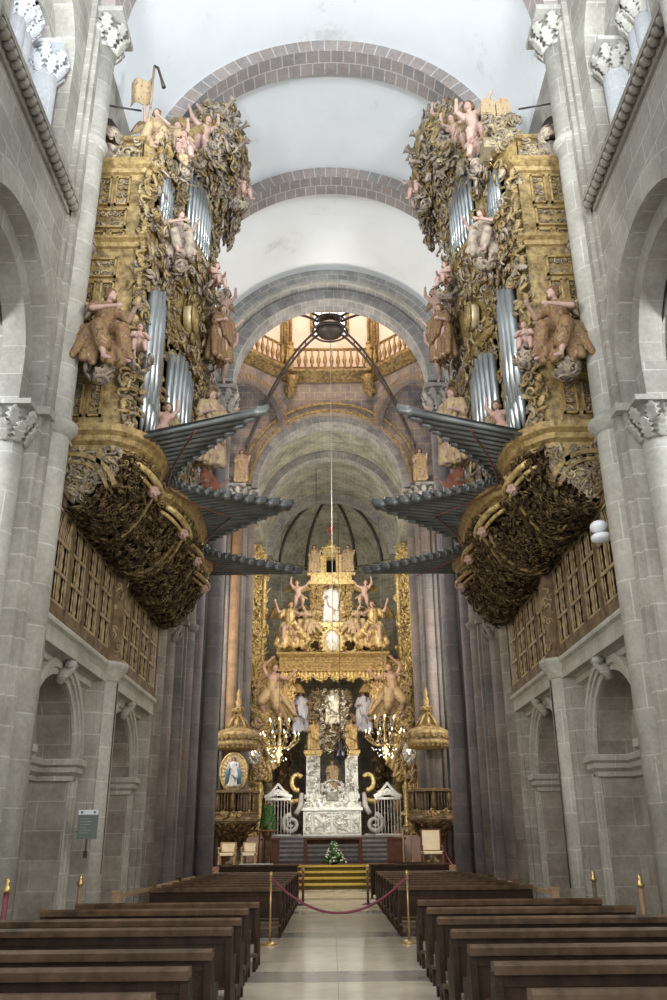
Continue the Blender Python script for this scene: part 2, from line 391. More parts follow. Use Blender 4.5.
def capital(m, c, r, h, k=8, square=True):
    x, y, z = c
    m.lathe([(r * 1.12, 0), (r * 1.18, h * .05), (r * 1.05, h * .1), (r * 1.1, h * .4), (r * 1.45, h * .86)], c, 14)
    for tier, (zz, rr, s) in enumerate(((h * .28, r * 1.2, h * .5), (h * .62, r * 1.36, h * .5))):
        for i in range(k):
            a = 2 * PI * (i + .5 * tier) / k
            m.inst(LEAF, frame((x + rr * cos(a), y + rr * sin(a), z + zz), (cos(a), sin(a), -.25), s, 0))
    q = r * 1.75
    m.box(x - q, x + q, y - q, y + q, z + h * .86, z + h)
def colbase(m, c, r, h):
    m.lathe([(r * 1.55, 0), (r * 1.55, h * .35), (r * 1.35, h * .5), (r * 1.4, h * .65), (r * 1.1, h * .8), (r * 1.15, h * .95), (r, h)], c, 14)

# ------------------------------------------------------------------ carved figures (continuous bodies)
def blob(caps, voxel, name, m, smooth=3):
    mb = M()
    for c in caps:
        if c[0] == 'c':
            _, a, b, ra, rb = c
            a = Vector(a); b = Vector(b)
            L = (b - a).length; t = (b - a) / max(L, 1e-6)
            path = [a - t * ra * .95, a - t * ra * .6, a, b, b + t * rb * .6, b + t * rb * .95]
            mb.tube(path, [ra * .3, ra * .8, ra, rb, rb * .8, rb * .3], 10)
        else:
            _, a, r, sx, sy, sz = c
            mb.sphere(a, r, 8, sz, sx, sy)
    me = mb.data(name, m); o = bpy.data.objects.new('tmp', me); C.objects.link(o)
    r = o.modifiers.new('r', 'REMESH'); r.mode = 'VOXEL'; r.voxel_size = voxel; r.use_smooth_shade = True
    s = o.modifiers.new('s', 'SMOOTH'); s.iterations = smooth; s.factor = .5
    dg = bpy.context.evaluated_depsgraph_get(); dg.update()
    nm = bpy.data.meshes.new_from_object(o.evaluated_get(dg)); nm.name = name
    bpy.data.objects.remove(o); bpy.data.meshes.remove(me)
    nm.materials.clear(); nm.materials.append(MT[m])
    return nm
def V3(*a): return Vector(a)
def body(J, k=1., putto=False):
    g = lambda n: Vector(J[n])
    hs = 1.35 if putto else 1.
    L = []
    p, ch, nk, hd = g('pelvis'), g('chest'), g('neck'), g('head')
    L += [('c', p, (p + ch) / 2, .085 * k, .075 * k), ('c', (p + ch) / 2, ch, .075 * k, .09 * k), ('c', ch, nk, .06 * k, .035 * k), ('c', nk, hd, .03 * k, .03 * k)]
    L += [('c', g('shL'), g('shR'), .05 * k, .05 * k), ('c', g('hipL'), g('hipR'), .07 * k, .07 * k)]
    L += [('e', hd + V3(0, 0, .012 * hs), .062 * hs, .86, .98, 1.2)]
    fd = Vector(J.get('look', (0, -1, 0))).normalized(); rt = fd.cross(V3(0, 0, 1)).normalized(); up = rt.cross(fd)
    L += [('c', hd + fd * .055 * hs + up * .01, hd + fd * .072 * hs - up * .008, .008 * hs, .012 * hs), ('c', hd + fd * .045 * hs - up * .038 * hs, hd + fd * .05 * hs - up * .045 * hs, .022 * hs, .018 * hs),
          ('c', hd + fd * .052 * hs + up * .026 * hs - rt * .03, hd + fd * .052 * hs + up * .026 * hs + rt * .03, .010, .010), ('c', hd + fd * .056 * hs - up * .028 * hs - rt * .012, hd + fd * .056 * hs - up * .028 * hs + rt * .012, .008, .008)]
    for sd in ('L', 'R'):
        L.append(('e', hd + rt * (.056 * hs * (1 if sd == 'R' else -1)), .016 * hs, .5, .8, 1.2))
        L += [('c', g('sh' + sd), g('el' + sd), .042 * k, .031 * k), ('c', g('el' + sd), g('ha' + sd), .033 * k, .021 * k)]
        h = g('ha' + sd); d = (h - g('el' + sd)).normalized(); sx = d.cross(V3(0, 1, .2)).normalized()
        palm = h + d * .035
        L.append(('c', h, palm, .02 * k, .022 * k))
        for q, ln in ((-.021, .034), (-.007, .043), (.007, .040), (.021, .032)):
            b0 = palm + sx * q; b1 = b0 + d * ln * .6; b2 = b1 + (d * .6 + V3(0, -.4, -.5)) * ln * .55
            L += [('c', b0, b1, .0085, .008), ('c', b1, b2, .008, .0065)]
        L.append(('c', h + sx * .015, h + sx * .04 + d * .03, .010, .008))
        L += [('c', g('hip' + sd), g('kn' + sd), .07 * k, .048 * k), ('c', g('kn' + sd), (g('kn' + sd) * .6 + g('an' + sd) * .4), .048 * k, .045 * k), ('c', (g('kn' + sd) * .6 + g('an' + sd) * .4), g('an' + sd), .045 * k, .026 * k)]
        L += [('c', g('an' + sd), g('to' + sd), .027 * k, .02 * k)]
    return L
def folds(src, dst, n, r0, r1, jit, rg, sag=.0):
    L = []
    for i in range(n):
        t = i / max(1, n - 1)
        a = Vector(src[0]).lerp(Vector(src[1]), t); b = Vector(dst[0]).lerp(Vector(dst[1]), t)
        b += V3(rg.uniform(-jit, jit), rg.uniform(-jit, jit), rg.uniform(-jit, jit))
        m = (a + b) / 2 + V3(rg.uniform(-jit, jit) * .5, rg.uniform(-jit, jit) * .5, -sag)
        L += [('c', a, m, r0, (r0 + r1) / 2), ('c', m, b, (r0 + r1) / 2, r1)]
    return L
def wing(root_, tip, drop, n=8, w=.10):
    m = M(); a = Vector(root_); b = Vector(tip); dr = Vector(drop)
    m.tube([a, a.lerp(b, .4) + V3(0, .0, .03), b], [.03, .035, .015], 6)
    for i in range(n):
        t = i / (n - 1); s = a.lerp(b, .12 + .88 * t) + V3(0, 0, .02 * sin(t * PI))
        d = dr * (.55 + .5 * t) + (b - a) * .28 * t
        x = (b - a).normalized(); e = s + d
        rg = []
        for q, ww in ((0, .25), (.25, .5), (.7, .52), (.92, .3), (1, .06)):
            p = s.lerp(e, q); wv = x * w * ww; th = V3(0, .008, 0)
            rg.append([tuple(p - wv), tuple(p + th * 1.2), tuple(p + wv), tuple(p - th * 1.2)])
        m.rings(rg)
    return m
FIG = {}
def pose_base():
    return dict(pelvis=(0, 0, .52), chest=(0, 0, .72), neck=(0, 0, .83), head=(0, -.01, .905), shL=(-.105, 0, .785), shR=(.105, 0, .785), elL=(-.15, 0, .62), elR=(.15, 0, .62),
                haL=(-.14, -.06, .48), haR=(.14, -.06, .48), hipL=(-.055, 0, .5), hipR=(.055, 0, .5), knL=(-.065, -.01, .27), knR=(.065, -.02, .27), anL=(-.065, .01, .05), anR=(.07, .01, .05),
                toL=(-.075, -.09, .02), toR=(.085, -.09, .02))
def figproto(key, J, k, putto, robe=None, robemat='robe', wings=None, wingmat='wing', bodymat='skin', hairmat='hair', hair=True, vox=.0115):
    d = {'body': blob(body(J, k, putto), vox, key + '_body', bodymat)}
    hd = Vector(J['head']); fd = Vector(J.get('look', (0, -1, 0))).normalized(); hs = 1.35 if putto else 1.
    if hair:
        L = [('e', hd + V3(0, 0, .034 * hs) - fd * .014 * hs, .071 * hs, .95, 1.0, 1.02)]
        rg = random.Random(3)
        for i in range(12):
            a = PI * (i / 11) ; rt = fd.cross(V3(0, 0, 1)).normalized()
            q = hd + rt * cos(a) * .058 * hs - fd * sin(a) * .055 * hs
            L.append(('e', q + V3(0, 0, rg.uniform(-.04, .05) * hs), .027 * hs, 1, 1, 1))
        d['hair'] = blob(L, .010, key + '_hair', hairmat, 2)
    if robe: d['robe'] = blob(robe, vox, key + '_robe', robemat, 2)
    if wings:
        w = M()
        for a in wings:
            q = wing(*a); w.V += q.V; off = w.n; w.F += [[i + off for i in f] for f in q.F]; w.UV += q.UV; w.S += q.S; w.n += q.n
        d['wings'] = w.data(key + '_wings', wingmat)
    FIG[key] = d
def place_fig(key, name, loc, h, rz, label, cat, group=None, mats=None, tilt=0., mirror=1, hold=None):
    o = bpy.data.objects.new(name, None); C.objects.link(o); o.location = loc; o.empty_display_size = .2
    o.rotation_euler = (tilt, 0, rz); o.scale = (h * mirror, h, h); ORG[o] = Vector((0, 0, 0)); tag(o, label, cat, group)
    for kx, me in FIG[key].items():
        mm = me
        if mats and kx in mats:
            mm = FIGM.get((me.name, mats[kx]))
            if mm is None:
                mm = me.copy(); mm.materials.clear(); mm.materials.append(MT[mats[kx]]); FIGM[(me.name, mats[kx])] = mm
        c = bpy.data.objects.new({'body': 'body', 'hair': 'hair', 'robe': 'drapery', 'wings': 'wings'}[kx], mm); C.objects.link(c); c.parent = o
    return o
FIGM = {}
rg0 = random.Random(11)
def J_(**kw): d = pose_base(); d.update(kw); return d
# seated putto, legs hanging
figproto('putto_sit', J_(pelvis=(0, 0, .36), chest=(0, -.01, .58), neck=(0, -.02, .70), head=(0, -.03, .80), shL=(-.12, -.01, .65), shR=(.12, -.01, .65), elL=(-.2, -.08, .5), elR=(.19, -.1, .52),
    haL=(-.1, -.22, .46), haR=(.08, -.26, .52), hipL=(-.07, 0, .34), hipR=(.07, 0, .34), knL=(-.10, -.24, .34), knR=(.11, -.22, .36), anL=(-.11, -.26, .12), anR=(.14, -.24, .14), toL=(-.12, -.36, .08), toR=(.16, -.33, .10)),
    1.35, True, robe=folds([(-.12, .03, .38), (.14, .03, .38)], [(-.16, -.14, .27), (.17, .0, .25)], 6, .04, .03, .03, rg0), robemat='robe')
# flying putto, arm raised, one leg back
figproto('putto_fly', J_(pelvis=(0, 0, .42), chest=(.03, -.03, .62), neck=(.05, -.05, .73), head=(.06, -.08, .83), shL=(-.08, -.03, .68), shR=(.16, -.04, .69), elL=(-.24, -.08, .74), elR=(.26, -.1, .82),
    haL=(-.34, -.14, .86), haR=(.24, -.14, .98), hipL=(-.07, 0, .4), hipR=(.07, 0, .4), knL=(-.16, -.16, .26), knR=(.10, .05, .2), anL=(-.13, -.02, .1), anR=(.16, .16, .06), toL=(-.16, -.06, .03), toR=(.18, .14, -.03)),
    1.35, True, robe=folds([(-.12, .02, .45), (.1, .05, .45)], [(-.3, .1, .34), (.1, .2, .3)], 6, .04, .025, .05, rg0), robemat='robered',
    wings=[((-.05, .08, .66), (-.28, .2, .86), (-.06, .04, -.24), 6, .08), ((.1, .08, .66), (.34, .2, .84), (.06, .04, -.24), 6, .08)])
# robed angel seated sideways holding an instrument, wings spread
rb = folds([(-.14, .0, .5), (.14, .0, .5)], [(-.2, -.22, .1), (.3, .0, .08)], 9, .06, .045, .05, rg0) + [('c', (0, 0, .5), (0, -.02, .74), .105, .115)] + \
    folds([(.1, .05, .48), (.05, .06, .6)], [(.5, .12, .12), (.52, .1, .36)], 7, .06, .045, .06, rg0) + [('c', (-.12, -.02, .77), (-.2, -.1, .66), .06, .05), ('c', (.12, -.02, .77), (.18, -.12, .66), .06, .05),
     ('c', (-.06, 0, .5), (-.14, -.2, .47), .1, .08), ('c', (.06, 0, .5), (.1, -.2, .44), .1, .08), ('c', (-.14, -.2, .46), (-.19, -.17, .26), .08, .085), ('c', (.1, -.2, .42), (.03, -.18, .24), .08, .09)]
figproto('angel_sit', J_(pelvis=(0, 0, .5), chest=(0, -.02, .72), neck=(-.01, -.04, .83), head=(-.03, -.07, .91), look=(-.5, -1, 0), elL=(-.22, -.12, .64), elR=(.18, -.16, .64), haL=(-.24, -.28, .72), haR=(-.02, -.3, .66),
    knL=(-.14, -.22, .46), knR=(.1, -.22, .42), anL=(-.18, -.18, .12), anR=(.02, -.2, .1), toL=(-.22, -.3, .06), toR=(-.02, -.3, .04)), 1., False, robe=rb, robemat='robe',
    wings=[((.07, .08, .76), (.46, .22, .98), (.12, .06, -.20), 9, .10), ((-.07, .09, .76), (-.3, .28, .98), (-.06, .08, -.26), 8, .10)])
# standing robed saint
rb = folds([(-.13, .02, .52), (.13, .02, .52)], [(-.16, -.04, .05), (.17, -.02, .05)], 9, .065, .05, .03, rg0) + folds([(-.1, .06, .7), (.1, .06, .7)], [(-.15, .1, .06), (.15, .1, .06)], 5, .06, .06, .02, rg0) + \
    [('c', (0, 0, .5), (0, 0, .76), .10, .115), ('c', (-.12, 0, .78), (-.17, -.03, .62), .055, .06), ('c', (.12, 0, .78), (.18, -.05, .64), .055, .06)] + folds([(.17, -.06, .62), (-.1, -.06, .74)], [(.12, -.1, .3), (-.02, -.1, .4)], 5, .04, .03, .02, rg0)
figproto('saint', J_(elL=(-.17, -.04, .62), haL=(-.1, -.16, .62), elR=(.19, -.06, .63), haR=(.22, -.18, .7)), 1., False, robe=rb)
# atlas angel: stretched up, one arm overhead, drapery streaming
rb = folds([(-.1, 0, .56), (.12, .02, .56)], [(-.36, .0, .12), (-.02, .1, -.05)], 8, .06, .04, .05, rg0) + folds([(.06, .0, .6), (.1, .05, .5)], [(.42, .0, .1), (.26, .1, -.1)], 7, .055, .035, .06, rg0) + [('c', (0, 0, .54), (.02, 0, .7), .095, .1), ('c', (-.05, 0, .52), (-.13, -.12, .36), .1, .085), ('c', (.05, 0, .52), (.11, -.08, .3), .1, .085), ('c', (.12, -.08, .28), (.15, .05, .14), .08, .06)]
figproto('angel_atlas', J_(pelvis=(0, 0, .54), chest=(.03, -.02, .74), neck=(.05, -.03, .84), head=(.08, -.05, .91), look=(.6, -1, 0), shL=(-.07, 0, .8), shR=(.14, -.01, .79), elL=(-.14, -.03, .96), elR=(.3, -.05, .72),
    haL=(.02, -.05, 1.08), haR=(.42, -.1, .82), knL=(-.14, -.12, .34), knR=(.12, -.08, .28), anL=(-.1, .05, .12), anR=(.16, .08, .06), toL=(-.14, -.02, .05), toR=(.18, .0, -.02)), 1., False, robe=rb, robemat='robepink',
    wings=[((.0, .1, .76), (-.26, .24, .92), (-.10, .06, -.34), 8, .1)], wingmat='gold')
# kneeling angel with raised arm
rb = folds([(-.13, .02, .46), (.13, .02, .46)], [(-.24, -.14, .04), (.3, -.04, .02)], 9, .075, .06, .04, rg0) + [('c', (0, 0, .46), (0, -.01, .7), .105, .115), ('c', (-.12, 0, .74), (-.2, -.02, .62), .06, .05)] + folds([(.08, .08, .5), (.0, .1, .6)], [(.36, .16, .06), (.3, .2, .3)], 5, .06, .05, .05, rg0)
figproto('angel_kneel', J_(pelvis=(0, 0, .44), chest=(0, -.02, .66), neck=(0, -.03, .77), head=(.01, -.04, .86), shL=(-.105, 0, .73), shR=(.105, 0, .73), elL=(-.24, -.04, .72), elR=(.2, -.12, .66), haL=(-.3, -.1, .9), haR=(.32, -.2, .64),
    hipL=(-.055, 0, .42), hipR=(.055, 0, .42), knL=(-.14, -.24, .34), knR=(.1, -.16, .12), anL=(-.15, -.2, .1), anR=(.12, .12, .08), toL=(-.16, -.3, .05), toR=(.13, .2, .05)), 1., False, robe=rb, robemat='robegold',
    wings=[((-.05, .1, .72), (-.26, .22, .9), (-.08, .04, -.3), 7, .09), ((.05, .1, .72), (.28, .22, .9), (.08, .04, -.3), 7, .09)], wingmat='gold')
# rearing horse (battle group on the canopy)
L = [('c', (0, .18, .42), (0, -.12, .62), .12, .13), ('c', (0, -.14, .64), (0, -.30, .86), .09, .06), ('c', (0, -.30, .88), (0, -.44, .80), .055, .035), ('c', (-.03, -.30, .92), (-.035, -.30, .98), .014, .006), ('c', (.03, -.30, .92), (.035, -.30, .98), .014, .006)]
for sx in (-.07, .07):
    L += [('c', (sx, .18, .40), (sx * 1.2, .06, .24), .075, .045), ('c', (sx * 1.2, .06, .24), (sx * 1.2, .17, .12), .04, .025), ('c', (sx * 1.2, .17, .12), (sx * 1.2, .12, .02), .024, .026),
          ('c', (sx, -.16, .56), (sx * 1.1, -.34, .5 + sx), .05, .035), ('c', (sx * 1.1, -.34, .5 + sx), (sx * 1.1, -.32, .36 + sx), .03, .024)]
L += [('c', (0, .29, .44), (0, .38, .36), .03, .04), ('c', (0, .38, .36), (0, .38, .16), .04, .015)]
HORSE = blob(L, .014, 'horse_body', 'robegold')
L = [('e', (0, 0, 0), .5, .88, .8, 1.05), ('c', (0, -.38, -.02), (0, -.5, -.08), .06, .09), ('c', (-.18, -.36, .1), (.18, -.36, .1), .09, .09), ('e', (-.24, -.28, -.18), .17, 1, 1, 1), ('e', (.24, -.28, -.18), .17, 1, 1, 1),
     ('c', (-.08, -.42, -.24), (.08, -.42, -.24), .05, .05), ('c', (0, -.34, -.4), (0, -.36, -.42), .1, .1)]
CHERUB = blob(L, .05, 'cherub_face', 'skin')
L = [('e', (0, .08, .14), .52, .95, .9, .98)] + [('e', (.46 * cos(a), .02, .12 + .42 * sin(a)), .16, 1, 1, 1) for a in [PI * i / 8 for i in range(-1, 10)]]
CHERUBH = blob(L, .05, 'cherub_hair', 'hair')
def cherub(parent, loc, h, rz, org):
    # winged head applied to the carving: a part with hair
    o = bpy.data.objects.new('cherub_head', CHERUB); C.objects.link(o); o.parent = parent; o.location = Vector(loc) - org
    o.rotation_euler = (0, 0, rz); o.scale = (h, h, h)
    c = bpy.data.objects.new('hair', CHERUBH); C.objects.link(c); c.parent = o
    return o

# ------------------------------------------------------------------ the building
SIDE = {-1: 'left', 1: 'right'}
YP = (7.7, 12.25, 16.8, 21.4, 25.9)          # pier lines
# floor
m = M()
m.add([(-12, -4, 0), (12, -4, 0), (12, 52, 0), (-12, 52, 0)], [(0, 1, 2, 3)], [[(-12, -4), (12, -4), (12, 52), (-12, 52)]])
struct('floor', m, 'floor')
m = M()
for y in (7.1, 12.65, 18.25, 23.9, 29.5): m.box(-2.2, 2.2, y, y + 1.0, 0, .004)
struct('trim_6', m, 'greyband')
# nave vault
m = M()
def XZ(a, b, c): return (a, c, b)
m.grid(lambda u, v: (4.6 * cos(PI * u), 1.5 + 24.9 * v, 16.9 + 4.6 * sin(PI * u)), 48, 6, True)
m.grid(lambda u, v: (4.75 * cos(PI * u), 1.5 + 24.9 * v, 16.9 + 4.75 * sin(PI * u)), 24, 1, True)
struct('ceiling', m, 'plaster')
k = 0
LBA = {3.15: 'stone rib arch across the vault behind the viewer', 7.7: 'stone rib arch of the vault above the nearest pews', 12.25: 'stone arch across the vault springing from the two nearest piers',
       16.8: 'brown stone arch across the white vault, touching both organ crowns', 21.4: 'stone arch across the white vault, second one down behind the organ crowns'}
for y in YP[:4]:
    m = M(); m.ringarch(XZ, 0, 16.9, 4.22, 4.62, y - .38, y + .38, n=48)
    solo('transverse_arch', m, 'vous', (0, y, 21.3), LBA[y], 'arch', 'transverse arches of the nave vault')
# crossing arch, west (towards the viewer), double order
r_ = root('crossing_arch', (0, 26.6, 16.9), 'grey double stone arch where the white vault meets the bright lantern', 'arch')
m = M(); m.ringarch(XZ, 0, 16.9, 4.02, 4.62, 26.2, 26.65, n=48); part('outer_order', m, 'greyvous', r_)
m = M(); m.ringarch(XZ, 0, 17.05, 3.5, 4.25, 26.65, 27.5, n=48); part('inner_order', m, 'greyvous', r_)
m = M(); m.ringarch(XZ, 0, 16.9, 4.0, 4.12, 26.12, 26.22, n=48); part('roll_moulding', m, 'shaftstone', r_)
r_ = root('choir_arch', (0, 37, 17.2), 'painted double stone arch over the entrance to the choir', 'arch')
m = M(); m.ringarch(XZ, 0, 17.2, 3.72, 4.15, 36.35, 36.9, n=40); part('outer_order', m, 'painted', r_)
m = M(); m.ringarch(XZ, 0, 17.2, 3.45, 3.8, 36.9, 37.9, n=40); part('inner_order', m, 'greyvous', r_)
m = M()
for rr, cc in ((4.12, 36.3), (3.74, 36.3)): m.ringarch(XZ, 0, 17.2, rr - .05, rr + .05, cc - .06, cc + .1, n=40)
part('gilt_moulding', m, 'oldgold', r_, 'thin gold moulding')

def YZ(s, u):   # wall plane mapping: a=Y, b=Z, c=distance outwards from plane u
    return lambda a, b, c: (s * (u + c), a, b)
for s in (-1, 1):
    f = YZ(s, 4.55)
    m = M(); w = M()
    # bay 0 and the bay before it: arcade arch + triforium arch
    for i, (ya, yb) in enumerate(((3.15, 7.7), (7.7, 12.25))):
        yc = (ya + yb) / 2
        m.wallarch(f, ya, yb, 0, 11.75, yc, 1.72, 8.55, 0, .75)
        m.wallarch(f, ya, yb, 11.75, 17.2, yc, 1.25, 14.7, .05, .75, bb=12.0)
    # organ bays: added solid wall below keeps sky light out, triforium arch above
    for (ya, yb) in ((12.25, 16.8), (16.8, 21.4)):
        yc = (ya + yb) / 2
        m.wallarch(f, ya, yb, 11.75, 17.2, yc, 1.55, 14.6, .05, .75, bb=12.6)
        m.box(s * 4.62, s * 5.2, ya, yb, 6.9, 11.75)
    # last bay before the crossing: open arcade
    m.wallarch(f, 21.4, 25.9, 0, 11.75, 23.65, 1.72, 8.55, 0, .75)
    m.wallarch(f, 21.4, 25.9, 11.75, 17.2, 23.65, 1.6, 14.7, .05, .75, bb=12.0)
    o = struct('wall_' + SIDE[s], m, 'granite')
    # ground floor blind arches
    m = M(); g = YZ(s, 4.72)
    for (ya, yb, yc, r) in ((12.6, 16.8, 14.5, 1.32), (16.8, 21.4, 19.15, 1.35)):
        m.wallarch(g, ya, yb, 0, 4.65, yc, r, 3.05, 0, .62)
        m.box(s * 5.34, s * 5.5, ya, yb, 0, 4.65)
    o = struct('wall_' + SIDE[s] + '_niches', m, 'nichestone'); o.name = 'wall_' + SIDE[s] + '.001'
    n = 0
    for (yc, r, nm) in ((14.5, 1.32, 'nearer'), (19.15, 1.35, 'farther')):
        rt = root('arch_surround', (s * 4.72, yc, 3.05), f'moulded stone surround with scroll keystone on the {nm} blind arch of the {SIDE[s]} wall', 'arch surround')
        q = M()
        for r0, r1, d in ((r, r + .12, .05), (r + .12, r + .2, .10), (r + .2, r + .3, .14)):
            q.ringarch(g, yc, 3.05, r0, r1, -d, .0, n=24)
            for e in (-1, 1): q.box(s * (4.72 - d * .6), s * 4.72, yc + e * r0, yc + e * r1, 0, 2.8)
        part('moulding', q, 'shaftstone', rt)
        q = M()
        prof = [(0, 2.72), (.06, 2.74), (.06, 2.82), (.14, 2.88), (.14, 2.96), (.2, 3.0), (.2, 3.1), (0, 3.12)]
        for e in (-1, 1):
            pth = [(s * 4.72, yc + e * (r + .34)), (s * 4.72, yc + e * r), (s * 5.34, yc + e * r)]
            q.sweep(pth, prof, side=(-1 if (s * e) > 0 else 1))
        q.sweep([(s * 5.34, yc - r), (s * 5.34, yc + r)], prof, side=(1 if s > 0 else -1))
        part('impost', q, 'shaftstone', rt)
        q = M(); b = Vector((s * 4.58, yc, 3.05 + r))
        q.tube([b + Vector((s * .1, 0, -.14)), b + Vector((s * .02, 0, .02)), b + Vector((-s * .08, 0, .12)), b + Vector((-s * .1, 0, .2)), b + Vector((0, 0, .24))], [.08, .1, .1, .1, .06], 10, flat=1)
        q.tube([b + Vector((-s * .1, -.14, .17)), b + Vector((-s * .1, .14, .17))], [.08, .08], 10)
        part('scroll_keystone', q, 'shaftstone', rt)
    # stone cornice that carries the wooden gallery, one length per bay
    for nm, ya, yb in (('nearer', 12.6, 16.55), ('farther', 17.05, 21.2)):
        q = M(); pr = [(0, 4.42), (.1, 4.46), (.12, 4.56), (.2, 4.62), (.22, 4.7), (.32, 4.76), (.32, 4.86), (.38, 4.9), (.38, 4.98), (0, 4.99)]
        q.sweep([(s * 4.72, ya), (s * 4.72, yb)], pr, side=(1 if s > 0 else -1))
        q.box(s * 4.4, s * 5.4, ya, yb, 4.6, 4.97)
        o = struct('trim_1', q, 'shaftstone')
    # carved billet string course
    q = M()
    for ya, yb in ((3.15, 11.75), (12.75, 16.4), (17.2, 21.0), (21.8, 25.4)):
        q.box(s * 4.37, s * 4.6, ya, yb, 11.98, 12.08)
        y = ya
        while y < yb - .05:
            q.tube([(s * 4.43, y, 11.84), (s * 4.43, y + .085, 11.9)], [.085, .085], 7); q.box(s * 4.5, s * 4.6, y, y + .16, 11.72, 11.98); y += .16
    struct('trim_2', q, 'nichestone')
    # arcade arch mouldings
    for yc in (5.42, 9.97, 23.65):
        q = M(); q.ringarch(YZ(s, 4.55), yc, 8.55, 1.72, 2.15, -.06, 0, n=28); q.ringarch(YZ(s, 4.62), yc, 8.55, 1.4, 1.74, .14, .5, n=28)
        struct('trim_3', q, 'granite')
    for yc in (5.42, 9.97, 23.65):
        q = M()
        for e in (-1, 1): q.box(s * 4.76, s * 5.12, yc + e * 1.4, yc + e * 1.76, 7.93, 8.56)
        struct('trim_3', q, 'granite')
    # piers
    for i, yp in enumerate(YP):
        cross = (i == 4)
        nmv = ('nearest, cut by the frame', 'large', 'slender', 'third', 'crossing')[i]
        lab = {0: f'granite pier beside the nearest pews at the {SIDE[s]} edge', 1: f'large pale granite pier standing before the near end of the {SIDE[s]} organ',
               2: f'granite pier between the two blind arches under the {SIDE[s]} organ', 3: f'granite pier after the farther blind arch on the {SIDE[s]}', 4: f'dark stained crossing pier on the {SIDE[s]}, just behind the organ'}[i]
        rt = root('stone_pier', (s * 4.6, yp, 0), lab, 'pier', 'piers of the nave')
        mt = 'shaftstone' if i < 3 else ('nichestone' if i == 3 else 'darkston')
        top = 16.6
        q = M()
        if i == 2:   # organ hides the middle: lower and upper lengths
            q.box(s * 4.5, s * 5.3, yp - .5, yp + .5, 0, 4.9); q.box(s * 4.5, s * 5.3, yp - .5, yp + .5, 6.9, 17.2)
        else: q.box(s * 4.5, s * 5.3, yp - .55, yp + .55, 0, 17.2)
        q.box(s * 4.42, s * 5.3, yp - .42, yp + .42, 0, 4.6 if i == 2 else 16.9)
        part('core', q, 'granite' if i < 4 else 'darkston', rt)
        u = 4.48; r = .27 if i < 4 else .26
        q = M(); c = (s * (u + .02), yp, 0)
        if i == 2:
            q.lathe([(r, 0.3), (r, 4.7)], c, 20, uv=True); part('engaged_shaft', q, mt, rt)
            q = M(); q.lathe([(r, 14.9), (r, 16.2)], c, 20, uv=True); part('engaged_shaft', q, mt, rt)
            q = M(); q.lathe([(r, 4.62), (r * 1.15, 4.66), (r * 1.1, 4.72), (r * 1.5, 4.85), (r * 1.6, 4.9), (r * 1.6, 5.0), (.01, 5.0)], c, 20); part('shaft_capital', q, mt, rt)
        else:
            q.lathe([(r, 0.3), (r, 16.2)], c, 20, uv=True); part('engaged_shaft', q, mt, rt)
            q = M(); q.lathe([(r, 7.72), (r * 1.15, 7.78), (r * 1.42, 7.86), (r * 1.42, 7.95), (r * 1.1, 8.0), (r, 8.05)], c, 20)
            q.box(s * 4.36, s * 4.6, yp - .62, yp + .62, 7.84, 7.97); part('string_moulding', q, 'shaftstone' if i < 4 else mt, rt)
            if i in (1, 2, 0): q = M(); q.lathe([(r, 13.62), (r * 1.25, 13.7), (r * 1.25, 13.78), (r, 13.86)], c, 20); part('string_moulding', q, 'shaftstone', rt)
        q = M(); capital(q, (s * (u + .02), yp, 16.1), r, .75); part('vault_capital', q, 'shaftstone' if i < 4 else 'greymarble', rt)
        q = M(); colbase(q, (s * (u + .02), yp, 0), r, .34); part('base', q, mt, rt)
        if i in (0, 1, 3, 4):
            for e in (-1, 1):
                if i == 1 and e == 1: continue
                if i == 4 and e == 1: continue
                q = M(); cc = (s * 4.9, yp + e * .62, 0); q.lathe([(.21, .3), (.21, 7.3)], cc, 16, uv=True); part('arcade_shaft', q, mt, rt)
                q = M(); capital(q, (cc[0], cc[1], 7.3), .21, .62); part('arcade_capital', q, 'shaftstone' if i < 4 else mt, rt)
    # second order shafts on the crossing pier carrying the inner arch
    rt = root('crossing_column_cluster', (s * 3.85, 27.1, 0), f'tall blue grey column cluster under the crossing arch behind the {SIDE[s]} organ', 'column')
    for k, (ux, yy, rr, mm) in enumerate(((3.82, 27.05, .27, 'greenmar'), (4.25, 26.55, .17, ''), (4.25, 27.55, .17, ''))):
        q = M(); q.lathe([(rr, .3), (rr, 15.95)], (s * ux, yy, 0), 18, uv=True); part('shaft', q, 'lilacshaft', rt)
        q = M(); capital(q, (s * ux, yy, 15.95), rr, .95 if k == 0 else .7); part('capital', q, 'greymarble', rt)
        q = M(); colbase(q, (s * ux, yy, 0), rr, .34); part('base', q, 'darkston', rt)
    q = M(); q.box(s * 4.2, s * 5.6, 26.5, 27.6, 0, 17.2); part('core', q, 'darkston', rt)
    # far crossing pier: compound of many shafts
    rt = root('choir_pier', (s * 4.3, 36.8, 0), f'compound pier of many dark tall shafts beside the {SIDE[s]} pulpit', 'pier')
    q = M(); q.box(s * 3.95, s * 6.6, 36.5, 38.0, 0, 18.2); q.box(s * 3.8, s * 4.4, 37, 39.6, 0, 17.6); part('core', q, 'darkston', rt)
    sh = [(3.78, 37.3, .24, 'greenmar'), (4.0, 36.75, .15, ''), (4.28, 36.42, .21, ''), (4.62, 36.5, .13, ''), (4.9, 36.4, .19, 'g'), (5.25, 36.48, .14, ''), (5.55, 36.4, .2, ''), (5.9, 36.48, .14, 'g'), (6.25, 36.42, .2, '')]
